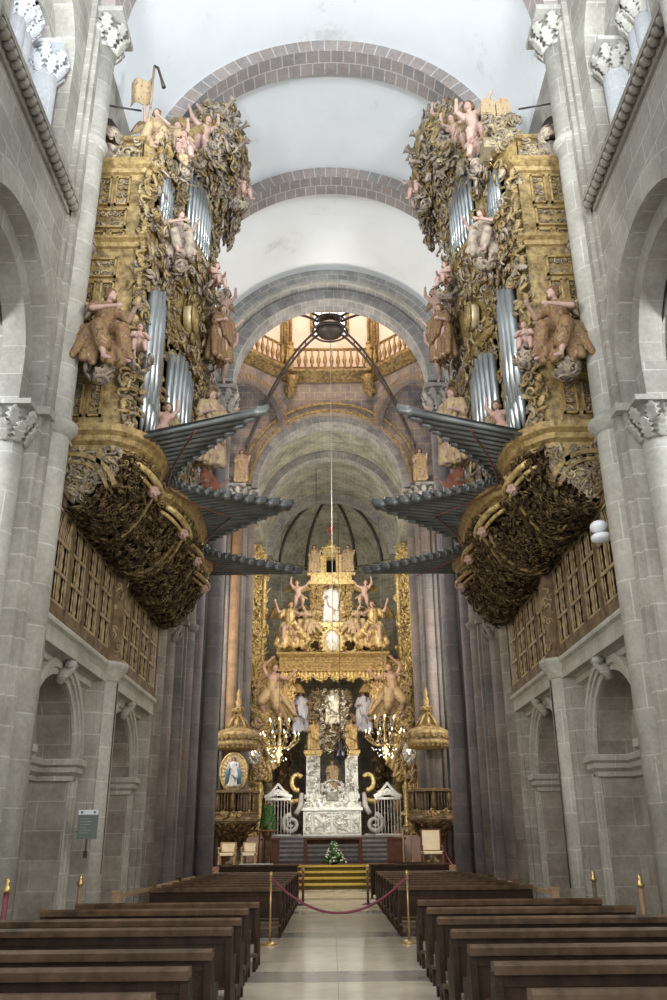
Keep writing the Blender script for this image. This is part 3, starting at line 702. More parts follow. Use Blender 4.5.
    for k, (ux, yy, rr, mm) in enumerate(sh):
        q = M(); q.lathe([(rr, .3), (rr, 16.4)], (s * ux, yy, 0), 14, uv=True); part('shaft', q, ('greencol' if k in (4, 7) else 'tan' if (k == 2 and s < 0) or k == 6 else 'darkston'), rt)
        q = M(); capital(q, (s * ux, yy, 16.3), rr, .8, 6); part('capital', q, 'greymarble', rt)
        q = M(); colbase(q, (s * ux, yy, 0), rr, .4); part('base', q, 'darkston', rt)
    place_fig('saint', 'painted_saint', (s * 4.15, 36.0, 17.15), 1.6, -s * .2, f'painted saint statue standing on a capital at the {SIDE[s]} foot of the choir arch', 'statue', 'saints at the choir arch', {'robe': 'robepink'})
    # transept wall ends seen between the piers
    m = M(); m.box(s * 6.4, s * 12, 37, 38, 0, 18.2); m.box(s * 11.6, s * 12, 27, 38, 0, 18.2); m.box(s * 9.3, s * 12, 26.8, 27.2, 0, 18.2)
    o = struct('wall_back', m, 'painted')
    m = M(); m.grid(lambda u, v: (s * (4.9 + 7.1 * v), 31.4 - 4.4 * cos(PI * u), 17.0 + 4.4 * sin(PI * u)), 24, 3, True); struct('ceiling', m, 'choirvault')
    # aisle: outer wall, vault
    m = M(); m.box(s * 9.3, s * 9.6, 1.5, 27, 0, 12)
    for yy in (1.5, 26.6): pass
    struct('wall_' + SIDE[s], m, 'granite')
    m = M(); m.grid(lambda u, v: (s * (7.25 - 2.1 * cos(PI * u)), 1.5 + 25 * v, 9.2 + 2.1 * sin(PI * u)), 20, 6, True, (6.6, 25)); struct('ceiling', m, 'granite')
    # triforium: paired columns, jamb columns, tympanum
    for bi, yc in enumerate((5.42, 9.97, 14.5, 19.1, 23.65)):
        if bi in (0,): continue
        lb = {1: 'nearest gallery opening', 2: 'gallery opening above the near organ tower', 3: 'gallery opening above the far organ tower', 4: 'gallery opening next to the crossing'}[bi]
        q = M(); f2 = YZ(s, 4.95)
        for e in (-1, 1): q.wallarch(f2, yc + (0 if e > 0 else -1.3), yc + (1.3 if e > 0 else 0), 14.62, 16.3, yc + e * .62, .5, 14.62, 0, .3)
        struct('trim_4', q, 'granite')
        for kx, (dy, nm) in enumerate(((-.14, 'nearer column of the centre pair'), (.14, 'farther column of the centre pair'), (.98, 'far jamb column'), (-.98, 'near jamb column'))):
            rt = root('gallery_column', (s * 5.05, yc + dy, 12.1), f'{nm} in the {SIDE[s]} {lb}', 'column', 'small columns of the upper gallery')
            rr = .15 if kx < 2 else .21
            q = M(); q.lathe([(rr, .25), (rr, 1.95)], (s * (4.95 if kx > 1 else 5.05), yc + dy, 12.1), 14, uv=True); part('shaft', q, 'paleston', rt)
            q = M(); capital(q, (s * (4.95 if kx > 1 else 5.05), yc + dy, 14.0), rr * .88, .6, 7); part('capital', q, 'paleston' if s < 0 else 'shaftstone', rt)
            q = M(); colbase(q, (s * (4.95 if kx > 1 else 5.05), yc + dy, 12.06), rr, .3); part('base', q, 'paleston', rt)
    m = M(); m.box(s * 9.0, s * 9.3, 1.5, 27, 12, 18); struct('wall_' + SIDE[s], m, 'paleston')
    m = M(); m.box(s * 5.3, s * 9.6, 1.5, 27, 11.4, 11.9); struct('floor', m, 'paleston')

# crossing: square walls, squinch arches, drum, lantern
for s in (-1, 1):
    m = M(); m.wallarch(YZ(s, 5.0), 26.6, 36.4, 0, 22.7, 31.5, 4.4, 17.0, 0, .5, bb=0.)
    struct('wall_' + SIDE[s], m, 'painted')
m = M(); m.wallarch(XZ, -5.1, 5.1, 17.2, 22.7, 0, 4.1, 17.25, 36.4, 36.9)
m.wallarch(XZ, -5.1, 5.1, 17.0, 22.7, 0, 4.1, 17.1, 26.7, 27.3)
struct('wall_back', m, 'painted')
OC = (0, 31.45); OR = 4.95
def octp(r, k): a = PI / 8 + k * PI / 4; return (OC[0] + r / cos(PI / 8) * cos(a), OC[1] + r / cos(PI / 8) * sin(a))
for k, nm in ((0, 'right far'), (2, 'left far'), (4, 'left near'), (6, 'right near')):
    a, b = octp(OR - .02, k), octp(OR - .02, (k + 1) % 8)
    A = Vector((a[0], a[1], 0)); B = Vector((b[0], b[1], 0)); d = (B - A); L = d.length; d.normalize(); nn = Vector((-d.y, d.x, 0))
    if nn.dot(Vector((OC[0], OC[1], 0)) - A) < 0: nn = -nn
    fn = lambda p, q, c: tuple(A + d * p + Vector((0, 0, q)) - nn * c)
    rt = root('squinch_arch', tuple((A + B) / 2 + Vector((0, 0, 19.2))), f'squinch arch with gilt lettering band in the {nm} corner under the lantern', 'arch')
    q = M(); ZS = 20.0 if k < 4 else 20.55; q.wallarch(fn, 0, L, ZS, 22.7, L / 2, L / 2 - .03, ZS, 0, .4, n=16); part('masonry', q, 'painted', rt)
    q = M(); q.ringarch(fn, L / 2, ZS, 1.68, L / 2, -.08, .25, n=20); part('lettered_band', q, 'darkston', rt)
    q = M()
    rg = random.Random(k)
    for i in range(26):
        t = PI * (i + .6) / 27; t2 = t + .02
        for rr in ((1.78, 1.97),) if rg.random() < .5 else ((1.78, 1.83), (1.92, 1.97)):
            q.ringarch(fn, L / 2, ZS, rr[0], rr[1], -.10, -.07, t, t + rg.choice((.03, .07)), n=1)
    part('gilt_lettering', q, 'gold', rt)
oct8 = [octp(OR, k) for k in range(8)]
q = M(); q.sweep(oct8, [(-.5, 22.5), (.1, 22.52), (.15, 22.65), (.3, 22.72), (.34, 22.85), (.48, 22.92), (.48, 23.05), (-.5, 23.08)], side=1, closed=True)
solo('lantern_cornice', q, 'oldgold', (0, 31.45, 22.5), 'octagonal stone and gold cornice that carries the lantern balustrade', 'cornice')
rt = root('lantern_balustrade', (0, 31.45, 23.05), 'golden balustrade round the octagon of the bright lantern', 'balustrade')
for kk in range(8):
    k2 = (kk + 1) % 8; a = Vector((*octp(OR - .35, kk), 0)); b = Vector((*octp(OR - .35, k2), 0))
    q = M(); q.tube([a + Vector((0, 0, 23.15)), b + Vector((0, 0, 23.15))], .07, 4); q.tube([a + Vector((0, 0, 24.2)), b + Vector((0, 0, 24.2))], .09, 4)
    part('rail', q, 'gold', rt)
    q = M(); q.box(a.x - .13, a.x + .13, a.y - .13, a.y + .13, 23.05, 24.4); q.sphere((a.x, a.y, 24.52), .14, 6); part('post', q, 'gold', rt)
    for i in range(11):
        p = a.lerp(b, (i + .75) / 12)
        if kk in (5,): continue
        q = M(); q.lathe([(.05, 0), (.05, .1), (.11, .3), (.11, .42), (.045, .7), (.045, .85), (.07, .95)], (p.x, p.y, 23.2), 7); part('baluster', q, 'gold', rt)
# corbels of gilded heads under the cornice
for k in range(8):
    a = octp(OR - .25, k)
    if k in (5, 6): continue
    q = M(); c = Vector((a[0], a[1], 21.6)); dn = (Vector((OC[0], OC[1], 21.6)) - c).normalized()
    q.tube([c - dn * .1, c + dn * .12 + Vector((0, 0, .3)), c + dn * .3 + Vector((0, 0, .65)), c + dn * .4 + Vector((0, 0, .95))], [.06, .2, .24, .34], 8)
    for i in range(14):
        an = rnd.uniform(-1.6, 1.6); h = rnd.uniform(.1, .95); v = dn * cos(an) + Vector((-dn.y, dn.x, 0)) * sin(an)
        q.inst(rnd.choice((LEAF, SCROLL)), frame(c + dn * (.05 + .3 * h) + v * .2 + Vector((0, 0, h)), v, .26, rnd.uniform(-.6, .6)))
    nm = {0: 'right side, far', 1: 'right of the centre bay', 2: 'left of the centre bay', 3: 'left side, far', 4: 'left side, near', 7: 'right side, near'}[k]
    solo('gilded_corbel', q, 'gold', (a[0], a[1], 22.5), f'gilded figure corbel under the lantern balustrade, {nm}', 'corbel', 'gilded corbels under the lantern')
# drum with pilasters and windows, open oculus
m = M()
for k in range(8):
    a = Vector((*octp(OR + .5, k), 0)); b = Vector((*octp(OR + .5, (k + 1) % 8), 0)); L = (b - a).length; d = (b - a).normalized(); nn = Vector((-d.y, d.x, 0))
    if nn.dot(Vector((OC[0], OC[1], 0)) - a) < 0: nn = -nn
    fn = (lambda a, d, nn: (lambda p, q, c: tuple(a + d * p + Vector((0, 0, q)) - nn * c)))(a, d, nn)
    m.wallarch(fn, 0, L, 22.9, 31.5, L / 2, .8, 28.2, 0, .4, bb=25.6, n=12)
    w = M(); w.ringarch(fn, L / 2, 28.2, .8, 1.0, -.1, 0, n=12)
    for e in (-1, 1): w.add([fn(L / 2 + e * p, q, c) for c in (-.1, 0) for p, q in ((.8, 25.5), (1.0, 25.5), (1.0, 28.2), (.8, 28.2))], [(0, 1, 2, 3), (4, 5, 6, 7), (0, 3, 7, 4), (1, 2, 6, 5), (0, 1, 5, 4)])
    for i in range(3):
        w.tube([fn(L / 2 - .4 + .4 * i, 25.6, .2), fn(L / 2 - .4 + .4 * i, 28.9, .2)], .03, 4)
    for i in range(5):
        w.tube([fn(L / 2 - .8, 26 + .55 * i, .2), fn(L / 2 + .8, 26 + .55 * i, .2)], .03, 4)
    ow = struct('window_%d' % (k + 1), w, 'oldgold')
    g = M()
    for e in (.12, .3): 
        for ed in (e, L - e): g.tube([fn(ed, 23, -.1), fn(ed, 31, -.1)], .1 if e < .2 else .07, 6)
    struct('trim_5', g, 'oldgold')
struct('wall_back', m, 'drum')
m = M(); m.lathe([(5.9, 31.4), (5.4, 33.2), (4.2, 35), (2.6, 36.2), (1.2, 36.7)], (OC[0], OC[1], 0), 24); struct('ceiling', m, 'drum')

# choir barrel and apse
m = M()
m.grid(lambda u, v: (3.8 * cos(PI * u), 37.8 + 9.2 * v, 17.2 + 3.8 * sin(PI * u)), 32, 6, True, (12, 9.2))
m.grid(lambda u, v: (3.82 * cos(PI * u) * cos(PI / 2 * v), 47.0 + 3.4 * sin(PI / 2 * v), 17.2 + (3.8 * sin(PI * u)) * cos(PI / 2 * v)), 32, 10, True, (12, 5))
struct('ceiling', m, 'choirvault')
for nm, y, r0, r1, zc in (('nearer', 41.2, 3.45, 3.82, 17.15), ('farther', 47.1, 3.4, 3.82, 17.15)):
    m = M(); m.ringarch(XZ, 0, zc, r0, r1, y - .3, y + .3, n=40)
    solo('choir_rib', m, 'greyvous', (0, y, zc + r1), f'dark stone rib of the choir vault, the {nm} of the two', 'rib', 'ribs of the choir vault')
m = M()
for s in (-1, 1):
    m.box(s * 3.82, s * 4.3, 39.5, 39.9, 0, 17.3); m.box(s * 4.4, s * 4.8, 37.9, 39.6, 0, 17.4); m.box(s * 4.45, s * 4.8, 39.5, 50.5, 0, 17.4); m.box(s * 3.8, s * 4.8, 37.8, 47, 17.2, 17.6)
m.lathe([(4.6, 0), (4.6, 17.3), (3.7, 17.3)], (0, 47.0, 0), 24, 0, PI, sy=.8)
struct('wall_back', m, 'choirvault')
# radial ribs of the apse
for k, a in enumerate((-55, -24, 24, 55)):
    q = M(); aa = R(a); pts = [(3.75 * sin(aa) * cos(t), 47.0 + 3.3 * cos(aa) * cos(t), 17.2 + 3.7 * sin(t)) for t in [PI / 2 * i / 12 for i in range(12)]]
    q.tube(pts, .09, 6)
    solo('apse_rib', q, 'iron', pts[0], 'thin dark rib of the apse vault, ' + ('far left', 'inner left', 'inner right', 'far right')[k], 'rib', 'thin ribs of the apse')
# painted saints between arch and piers
# platform and steps of the chancel
m = M(); m.box(-7, 7, 37.3, 52, 0, .84); m.box(-7, -1.46, 34.3, 37.3, 0, .84); m.box(1.46, 7, 34.3, 37.3, 0, .84); struct('floor', m, 'tan')
rt = root('carpeted_steps', (0, 36.6, 0), 'yellow carpeted steps at the end of the centre aisle', 'steps')
for i in range(4):
    q = M(); q.box(-1.4, 1.4, 36.0 + .36 * i, 37.4, .21 * i, .21 * (i + 1) - .07); part('riser', q, 'shaderug', rt, 'yellow carpet riser darkened as shade')
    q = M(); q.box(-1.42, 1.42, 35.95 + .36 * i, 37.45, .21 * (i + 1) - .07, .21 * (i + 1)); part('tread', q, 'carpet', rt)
rt = root('altar_steps', (0, 41.5, .84), 'dark and pale striped marble steps in front of the silver altar', 'steps')
for i in range(6):
    q = M(); q.box(-2.75, 2.75, 40.3 + .3 * i, 44, .84 + .19 * i, .84 + .19 * (i + 1) - .085); part('riser', q, 'marstripe', rt)
    q = M(); q.box(-2.78, 2.78, 40.26 + .3 * i, 44, .84 + .19 * (i + 1) - .085, .84 + .19 * (i + 1)); part('tread', q, 'greymarble', rt)
m = M(); m.box(-4.4, 4.4, 42.4, 50, .84, 1.97); struct('floor', m, 'pinkmarble')

# ------------------------------------------------------------------ the two organs
def lerp(a, b, t): return a + (b - a) * t
PLAN = [(12.9, 3.60), (13.15, 3.36), (13.5, 3.24), (13.95, 3.2), (14.35, 3.24), (14.65, 3.36), (14.9, 3.52), (15.15, 3.46), (15.45, 3.24), (15.8, 3.12), (16.3, 3.02), (17.0, 2.98), (17.7, 3.0), (18.3, 3.06), (18.7, 3.2), (19.0, 3.42), (19.2, 3.5), (19.45, 3.36), (19.8, 3.22), (20.2, 3.18), (20.6, 3.24), (21.0, 3.4), (21.25, 3.65)]
def U0(y):
    for (a, b), (c, d) in zip(PLAN, PLAN[1:]):
        if a <= y <= c: return lerp(b, d, (y - a) / (c - a))
    return PLAN[0][1] if y < PLAN[0][0] else PLAN[-1][1]
def U(y, z):
    u = U0(y) + .18
    c = max(0, 1 - abs(y - 17) / 2.0)
    if z > 12: u -= .22 * c * min(1, (z - 12) / 2)
    if z > 16.2: u -= .5 * c * min(1, (z - 16.2) / 1.6)
    return u
def NRM(s, y, z):
    e = .12; dy = (U(y + e, z) - U(y - e, z)) / (2 * e); dz = (U(y, z + e) - U(y, z - e)) / (2 * e)
    return Vector((-s, dy, dz)).normalized()
def topz(y):   # upper outline of the carved case
    if y < 13.3: return 14.2
    if y < 14.9: return 14.9 + .7 * sin(PI * (y - 13.3) / 1.6)
    if y < 19.1: return 15.4 + 3.1 * sin(PI * (y - 14.9) / 4.2) ** .6
    if y < 20.9: return 14.9 + .7 * sin(PI * (y - 19.1) / 1.8)
    return 14.2
OPEN = [  # pipe openings: y0,y1,z0,z1,number of pipes
    (13.35, 14.62, 8.45, 11.75, 5), (15.35, 16.65, 8.9, 11.5, 6), (17.35, 18.65, 8.9, 11.5, 6), (19.45, 20.65, 8.45, 11.75, 5),
    (13.45, 14.55, 13.25, 14.45, 7), (15.55, 16.75, 14.5, 16.35, 8), (17.3, 18.5, 14.5, 16.35, 8), (19.5, 20.6, 13.25, 14.45, 7)]
def inopen(y, z, mg=.0):
    for a, b, c, d, n in OPEN:
        if a + mg < y < b - mg and c + mg < z < d - mg - .25 * abs((y - (a + b) / 2) / ((b - a) / 2)): return True
    return False
ORGL = {-1: 'pipe organ on the left, with a flag bearing angel on its crown', 1: 'pipe organ on the right, beside the pale loudspeaker'}
def TL(y):
    mx = lerp(1.95, 2.3, min(1, (y - 13) / 4.0))
    return .16 + mx * min(1.0, abs(((y - 13.0) % 4.0) - 2.0) / 2.0) ** 1.45
def organ(s):
    sd = SIDE[s]; rg = random.Random(40 + s)
    L = {-1: 'baroque gilded pipe organ along the left side of the nave', 1: 'baroque gilded pipe organ along the right side of the nave'}[s]
    rt = root('pipe_organ', (s * 4.4, 17.0, 7.95), L, 'pipe organ', 'facing baroque organs'); og = ORG[rt]
    # near-black body stands in for the shade behind the front
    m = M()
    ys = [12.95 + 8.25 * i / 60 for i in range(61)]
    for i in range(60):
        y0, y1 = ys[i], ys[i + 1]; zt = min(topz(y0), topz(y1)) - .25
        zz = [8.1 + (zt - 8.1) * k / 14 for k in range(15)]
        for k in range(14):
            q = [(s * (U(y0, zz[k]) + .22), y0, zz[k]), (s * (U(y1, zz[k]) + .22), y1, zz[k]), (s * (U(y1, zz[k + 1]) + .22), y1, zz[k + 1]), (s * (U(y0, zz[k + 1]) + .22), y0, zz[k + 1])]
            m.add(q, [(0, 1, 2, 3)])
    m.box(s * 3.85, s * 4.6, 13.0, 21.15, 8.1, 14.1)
    part('case_shade_body', m, 'dark', rt)
    # gilded front panels: bands between the openings (smooth gold surface)
    m = M()
    def gold(y0, y1, z0, z1, off=.0, n=8):
        m.grid(lambda a, b: (s * (U(lerp(y0, y1, a), lerp(z0, z1, b)) + off), lerp(y0, y1, a), lerp(z0, z1, b)), n, 6, True)
    for y0, y1, z0, z1 in ((15.2, 18.8, 11.6, 14.4), (16.65, 17.35, 8.2, 16.5), (13.0, 13.35, 8.2, 14.6), (14.62, 15.35, 8.2, 15.0), (18.65, 19.45, 8.2, 15.0), (20.65, 21.2, 8.2, 14.6),
                           (13.3, 14.65, 11.75, 13.2), (19.4, 20.7, 11.75, 13.2), (15.2, 18.8, 16.4, 17.6), (13.3, 14.7, 14.45, 15.0), (19.4, 20.7, 14.45, 15.0), (16.75, 17.3, 14.4, 16.4), (15.1, 15.55, 14.4, 16.5), (18.5, 18.9, 14.4, 16.5),
                           (13.0, 21.2, 8.1, 8.5)):
        gold(y0, y1, z0, z1)
    part('gilded_front', m, 'gold', rt)
    # mouldings that curve round the towers
    def ringm(y0, y1, z, r, out=.05, mt='gold', nm='moulding', arch=0.):
        q = M(); n = 16
        q.tube([(s * (U(lerp(y0, y1, i / n), z) - out), lerp(y0, y1, i / n), z + arch * sin(PI * i / n)) for i in range(n + 1)], r, 7); part(nm, q, mt, rt)
    for y0, y1, z, r, ar in ((15.25, 18.75, 11.75, .10, .0), (15.25, 18.75, 11.95, .06, .0), (15.3, 18.7, 13.05, .07, .25), (15.3, 18.7, 14.35, .11, 0), (13.25, 14.75, 13.1, .09, 0), (13.3, 14.7, 12.25, .07, .15), (13.3, 14.7, 12.1, .05, .1), (19.35, 20.75, 13.1, .09, 0), (19.4, 20.7, 12.2, .07, .15),
                          (15.3, 18.7, 16.55, .13, .35), (15.4, 18.6, 16.8, .08, .5), (13.3, 14.7, 14.7, .09, .15), (19.4, 20.7, 14.7, .09, .15)):
        ringm(y0, y1, z, r, arch=ar)
    # scroll volutes of the broken pediment
    for e in (-1, 1):
        q = M(); pts = []; rr = []
        for i in range(22):
            t = i / 21; yy = 17 + e * (1.75 - 1.25 * t); zz = 16.9 + 1.3 * sin(t * PI * .6)
            pts.append((s * (U(yy, zz) - .12), yy, zz)); rr.append(.16)
        q.tube(pts, rr, 8); y1, z1 = pts[-1][1], pts[-1][2]
        q.tube([(s * (U(17, 18) - .2), y1 + e * .0 + .22 * cos(a) * (1 - a / 14), z1 - .18 + .22 * sin(a) * (1 - a / 14)) for a in [i * .6 for i in range(14)]], .08, 6)
        part('scroll_pediment', q, 'gold', rt)
    # drum emblem on the middle panel
    q = M(); y, z = 15.95, 12.45; u = U(y, z) - .12
    q.tube([(s * (u + .1), y, z), (s * (u - .12), y, z)], [.3, .3], 16); part('drum_emblem', q, 'icon', rt, 'pale round drum face')
    q = M(); q.tube([(s * (u - .11), y + .3 * cos(a), z + .3 * sin(a)) for a in [PI * i / 12 for i in range(25)]], .04, 6)
    q.tube([(s * (u - .14), y, z - .28), (s * (u - .14), y, z + .28)], .025, 5); part('emblem_rim', q, 'gold', rt)
    # facade pipes
    for gi, (y0, y1, z0, z1, n) in enumerate(OPEN):
        up = gi >= 4; w = (y1 - y0) / n; r = w * .385
        for k in range(n):
            y = y0 + w * (k + .5); c = abs((k + .5) / n - .5) * 2
            h = (z1 - z0) * (1 - .14 * c) if not up else (z1 - z0) * (1 - .06 * c)
            u = U(y, z0 + .5) - .04; foot = .62 if not up else .25
            q = M(); q.lathe([(r * .22, 0), (r, foot), (r, foot + .02)], (s * u, y, z0), 12)
            q.lathe([(r, 0), (r, h - foot)], (s * u, y, z0 + foot), 14)
            # mouth: raised shield-shaped lip above the foot
            q.prism([(-r * .45, .03), (r * .45, .03), (r * .3, .26 if not up else .12), (0, .36 if not up else .17), (-r * .3, .26 if not up else .12)], lambda a, b, c_: (s * (u - r * .93 - c_), y + a, z0 + foot + b), -.02, .015)
            part('facade_pipe', q, 'tin', rt)
        # carved arch over the pipes
        q = M(); scatter(q, lambda a, b: ((s * (U(lerp(y0, y1, a), z1) - .02), lerp(y0, y1, a), z1 - .16 - .24 * abs(2 * a - 1) + .22 * b), NRM(s, lerp(y0, y1, a), z1)), 60 if not up else 36, .09, .17, rg)
        part('pipe_shade', q, 'carve', rt)
    # dense carving over the whole front, kept out of the openings
    def surf(a, b):
        y = lerp(12.98, 21.2, a); zt = topz(y); z = lerp(8.3, zt, b)
        return (s * (U(y, z) - .02), y, z), NRM(s, y, z)
    def mask(a, b):
        y = lerp(12.98, 21.2, a); z = lerp(8.3, topz(y), b)
        if inopen(y, z, -.10): return False
        if 15.5 < y < 16.4 and 12.1 < z < 12.8: return False
        if 16.2 < y < 17.1 and 11.9 < z < 13.8: return rg.random() < .25
        return True
    m = M(); scatter(m, surf, 1500, .13, .25, rg, mask, lift=.12); part('scrollwork', m, 'carve', rt)
    m = M(); scatter(m, surf, 900, .11, .24, rg, mask, lift=.18); part('gilded_foliage', m, 'oldgold', rt)
    m = M(); scatter(m, surf, 260, .13, .24, rg, lambda a, b: mask(a, b) and b > .45, lift=.26); part('lilac_foliage', m, 'carvelilac', rt)
    # crown of leaves, trophies and horns overhanging the nave
    def crown(a, b):
        t = a * 2 * PI; y = 17.2 + 1.75 * cos(t) * (1 - .35 * b); z = 16.7 + (lerp(1.2, 3.5, min(1, max(0, (y - 15.4) / 2.0)))) * b
        u = 2.9 - .38 * sin(PI * min(1, b * 1.1)) * (.6 + .4 * sin(t)) ; return (s * (u - .1 * sin(t)), y, z), Vector((-s, cos(t) * .8, .1)).normalized()
    m = M(); scatter(m, crown, 620, .15, .3, rg, lift=.2); part('crown_foliage', m, 'carvelilac', rt)
    m = M(); scatter(m, crown, 320, .14, .28, rg, lift=.24); part('crown_gilding', m, 'oldgold', rt)
    m = M(); fr = lambda a, b: ((s * lerp(2.65, 3.9, a), lerp(15.75, 16.35, b), lerp(16.5, lerp(19.3, 18.2, abs(2 * a - .7)), b)), (-s * .3, -1, .1))
    scatter(m, fr, 260, .15, .3, rg, lift=.15); part('crown_front_carving', m, 'carve', rt)
    m = M()
    for k in range(16):
        y = 17 + rg.uniform(-1.2, 1.4); z = rg.uniform(17.2, 18.3) + max(0, y - 16.5) * .5; u = 2.75
        p = Vector((s * u, y, z)); d = Vector((-s * rg.uniform(.2, .75), rg.uniform(-.5, .5), rg.uniform(-.1, .8))).normalized() * rg.uniform(.5, .8)
        m = M(); m.tube([p, p + d * .5, p + d, p + d * 1.12], [.03, .03, .05, .11], 6); part('trophy_horn', m, 'carvelilac', rt)
    m = M()
    for k, (y, z, rr) in enumerate(((16.4, 17.3, .42), (17.6, 17.4, .42), (17.0, 18.1, .5))):
        m.sphere((s * 3.15, y, z), rr, 8, 1.4, 1, 1)
    m.box(s * 3.0, s * 4.2, 15.6, 18.5, 16.4, 17.0); m.box(s * 3.1, s * 4.0, 16.2, 17.8, 17, 18.6); part('crown_core', m, 'carve', rt)
    # panelled west side
    YF = 12.92
    def xz(a, b, c): return (s * a, YF - c, b)
    m = M(); m.box(s * 3.62, s * 4.75, YF, YF + .12, 8.1, 13.85); part('side_panel_board', m, 'oldgold', rt)
    rows = [(12.95, 13.62, ((3.84, 4.12), (4.2, 4.5))), (12.42, 12.85, ((3.86, 4.5),)), (12.02 + .08, 12.34, ((3.86, 4.14), (4.22, 4.5))), (11.3, 11.72, ((3.95, 4.52),)), (10.5, 11.2, ((3.95, 4.2), (4.28, 4.52))), (9.7, 10.4, ((3.95, 4.2), (4.28, 4.52))), (9.2, 9.6, ((3.95, 4.52),)), (8.45, 9.1, ((3.95, 4.2), (4.28, 4.52)))]
    for z0, z1, cs in rows:
        for a0, a1 in cs:
            q = M(); t = .035
            for (b0, b1, c0, c1) in ((a0, a1, z0, z0 + t), (a0, a1, z1 - t, z1), (a0, a0 + t, z0, z1), (a1 - t, a1, z0, z1)):
                q.box(s * b0, s * b1, YF - .06, YF, c0, c1)
            o = part('raised_panel', q, 'gold', rt)
            q = M(); nx = max(2, int((a1 - a0) / .12)); nz = max(2, int((z1 - z0) / .16))
            for i in range(nx):
                for j in range(nz):
                    q.inst(rg.choice((SCROLL, SCROLL, LEAF, ROSE)), frame((s * lerp(a0 + .09, a1 - .09, i / max(1, nx - 1)), YF - .01, lerp(z0 + .1, z1 - .1, j / max(1, nz - 1))), (0, -1, 0), .11, (1 if i % 2 else -1) * .8 + j * 1.3, 1 if i % 2 else -1))
            part('panel_carving', q, 'carve', o)
    for z in (12.0, 13.75):
        q = M(); q.sweep([(s * 4.8, YF), (s * 3.62, YF), (s * 3.62, YF + .3)], [(0, z - .04), (.05, z - .02), (.08, z + .05), (.15, z + .1), (.15, z + .16), (0, z + .17)], side=(1 if s > 0 else -1))
        if z > 13: q.box(s * 3.5, s * 4.9, YF - .14, YF + .6, 13.88, 14.02)
        part('side_cornice', q, 'gold', rt)
    q = M(); q.box(s * 3.72, s * 4.5, YF + .1, YF + 1.2, 14.0, 14.62); q.box(s * 3.66, s * 4.6, YF + .02, YF + 1.3, 14.62, 14.72)
    part('attic_block', q, 'oldgold', rt)
    q = M(); scatter(q, lambda a, b: ((s * lerp(3.75, 4.55, a), YF + .06, lerp(14.1, 14.6, b)), (0, -1, 0)), 26, .14, .24, rg); part('attic_carving', q, 'carve', rt)
    # two urns of flowers standing on the side cornice
    q = M(); c = (s * 4.34, YF - .02, 14.02); q.lathe([(.1, 0), (.12, .04), (.05, .1), (.14, .24), (.17, .32), (.1, .36)], c, 10)
    for i in range(46):
        d = Vector((rg.uniform(-1, 1), rg.uniform(-1, .6), rg.uniform(-.5, 1))).normalized(); q.inst(rg.choice((SCROLL, ROSE, LEAF)), frame(Vector(c) + Vector((0, 0, .55)) + d * .2, d, .17, rg.uniform(-3, 3)))
    part('flower_urn', q, 'carvelilac', rt)
    # corner pilaster strip with hanging ornament
    q = M()
    for i in range(26):
        z = 8.5 + 5.2 * i / 25; q.inst(LEAF if i % 2 else CURL, frame((s * (3.52 if z > 9.5 else 3.6), YF - .02, z), (-s * .5, -1, 0), .2, rg.uniform(-.7, .7), 1 if i % 2 else -1))
    part('pilaster_garland', q, 'oldgold', rt)
    # main cornice that follows the plan
    pth = [(s * 4.8, 12.85), (s * 3.72, 12.85), (s * 3.6, 12.9)] + [(s * u, y) for y, u in PLAN[1:]] + [(s * 4.6, 21.3)]
    q = M(); q.sweep(pth, [(-.25, 7.78), (.0, 7.8), (.02, 7.88), (.1, 7.93), (.12, 8.02), (.2, 8.08), (.22, 8.2), (.1, 8.24), (-.3, 8.25)], side=(1 if s > 0 else -1))
    part('main_cornice', q, 'gold', rt)
    q = M(); q.box(s * 3.6, s * 3.86, 12.72, 13.0, 8.24, 8.44); part('cornice_block', q, 'oldgold', rt)
    # carved cove under the cornice
    def cove(a, b, off=0.):
        y = lerp(12.95, 21.35, a); u1 = U0(y) - .02; u0 = 4.45; z0 = 6.95; z1 = 7.85
        u = lerp(u0, u1, b); z = lerp(z0, z1, b ** 1.5)
        bl = .20 * sin(PI * b) + .16 * sin(PI * b) * abs(sin(PI * (y - 12.95) / 2.1))
        return (s * (u + .0), y, z - bl - off)
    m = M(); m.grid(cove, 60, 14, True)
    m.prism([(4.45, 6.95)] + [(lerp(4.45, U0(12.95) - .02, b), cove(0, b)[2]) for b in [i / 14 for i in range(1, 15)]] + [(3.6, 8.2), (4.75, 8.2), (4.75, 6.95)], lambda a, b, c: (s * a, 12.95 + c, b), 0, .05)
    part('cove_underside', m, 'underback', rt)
    def csurf(a, b):
        p = Vector(cove(a, b)); e = .01; q1 = Vector(cove(min(1, a + e), b)) - Vector(cove(max(0, a - e), b)); q2 = Vector(cove(a, min(1, b + e))) - Vector(cove(a, max(0, b - e)))
        n = q1.cross(q2).normalized()
        if n.z > 0: n = -n
        return p, n
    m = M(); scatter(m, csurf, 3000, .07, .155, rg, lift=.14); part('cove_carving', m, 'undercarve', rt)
    for a in (.13, .36, .40, .63, .86):
        q = M(); q.tube([Vector(csurf(a + .05 * sin(PI * b), b)[0]) + Vector(csurf(a, b)[1]) * .1 for b in [i / 14 for i in range(15)]], .045, 6); part('cove_rib', q, 'oldgold', rt)
    m = M(); scatter(m, csurf, 420, .07, .15, rg, lambda a, b: b > .45 or a < .12, lift=.05); part('cove_gilding', m, 'oldgold', rt)
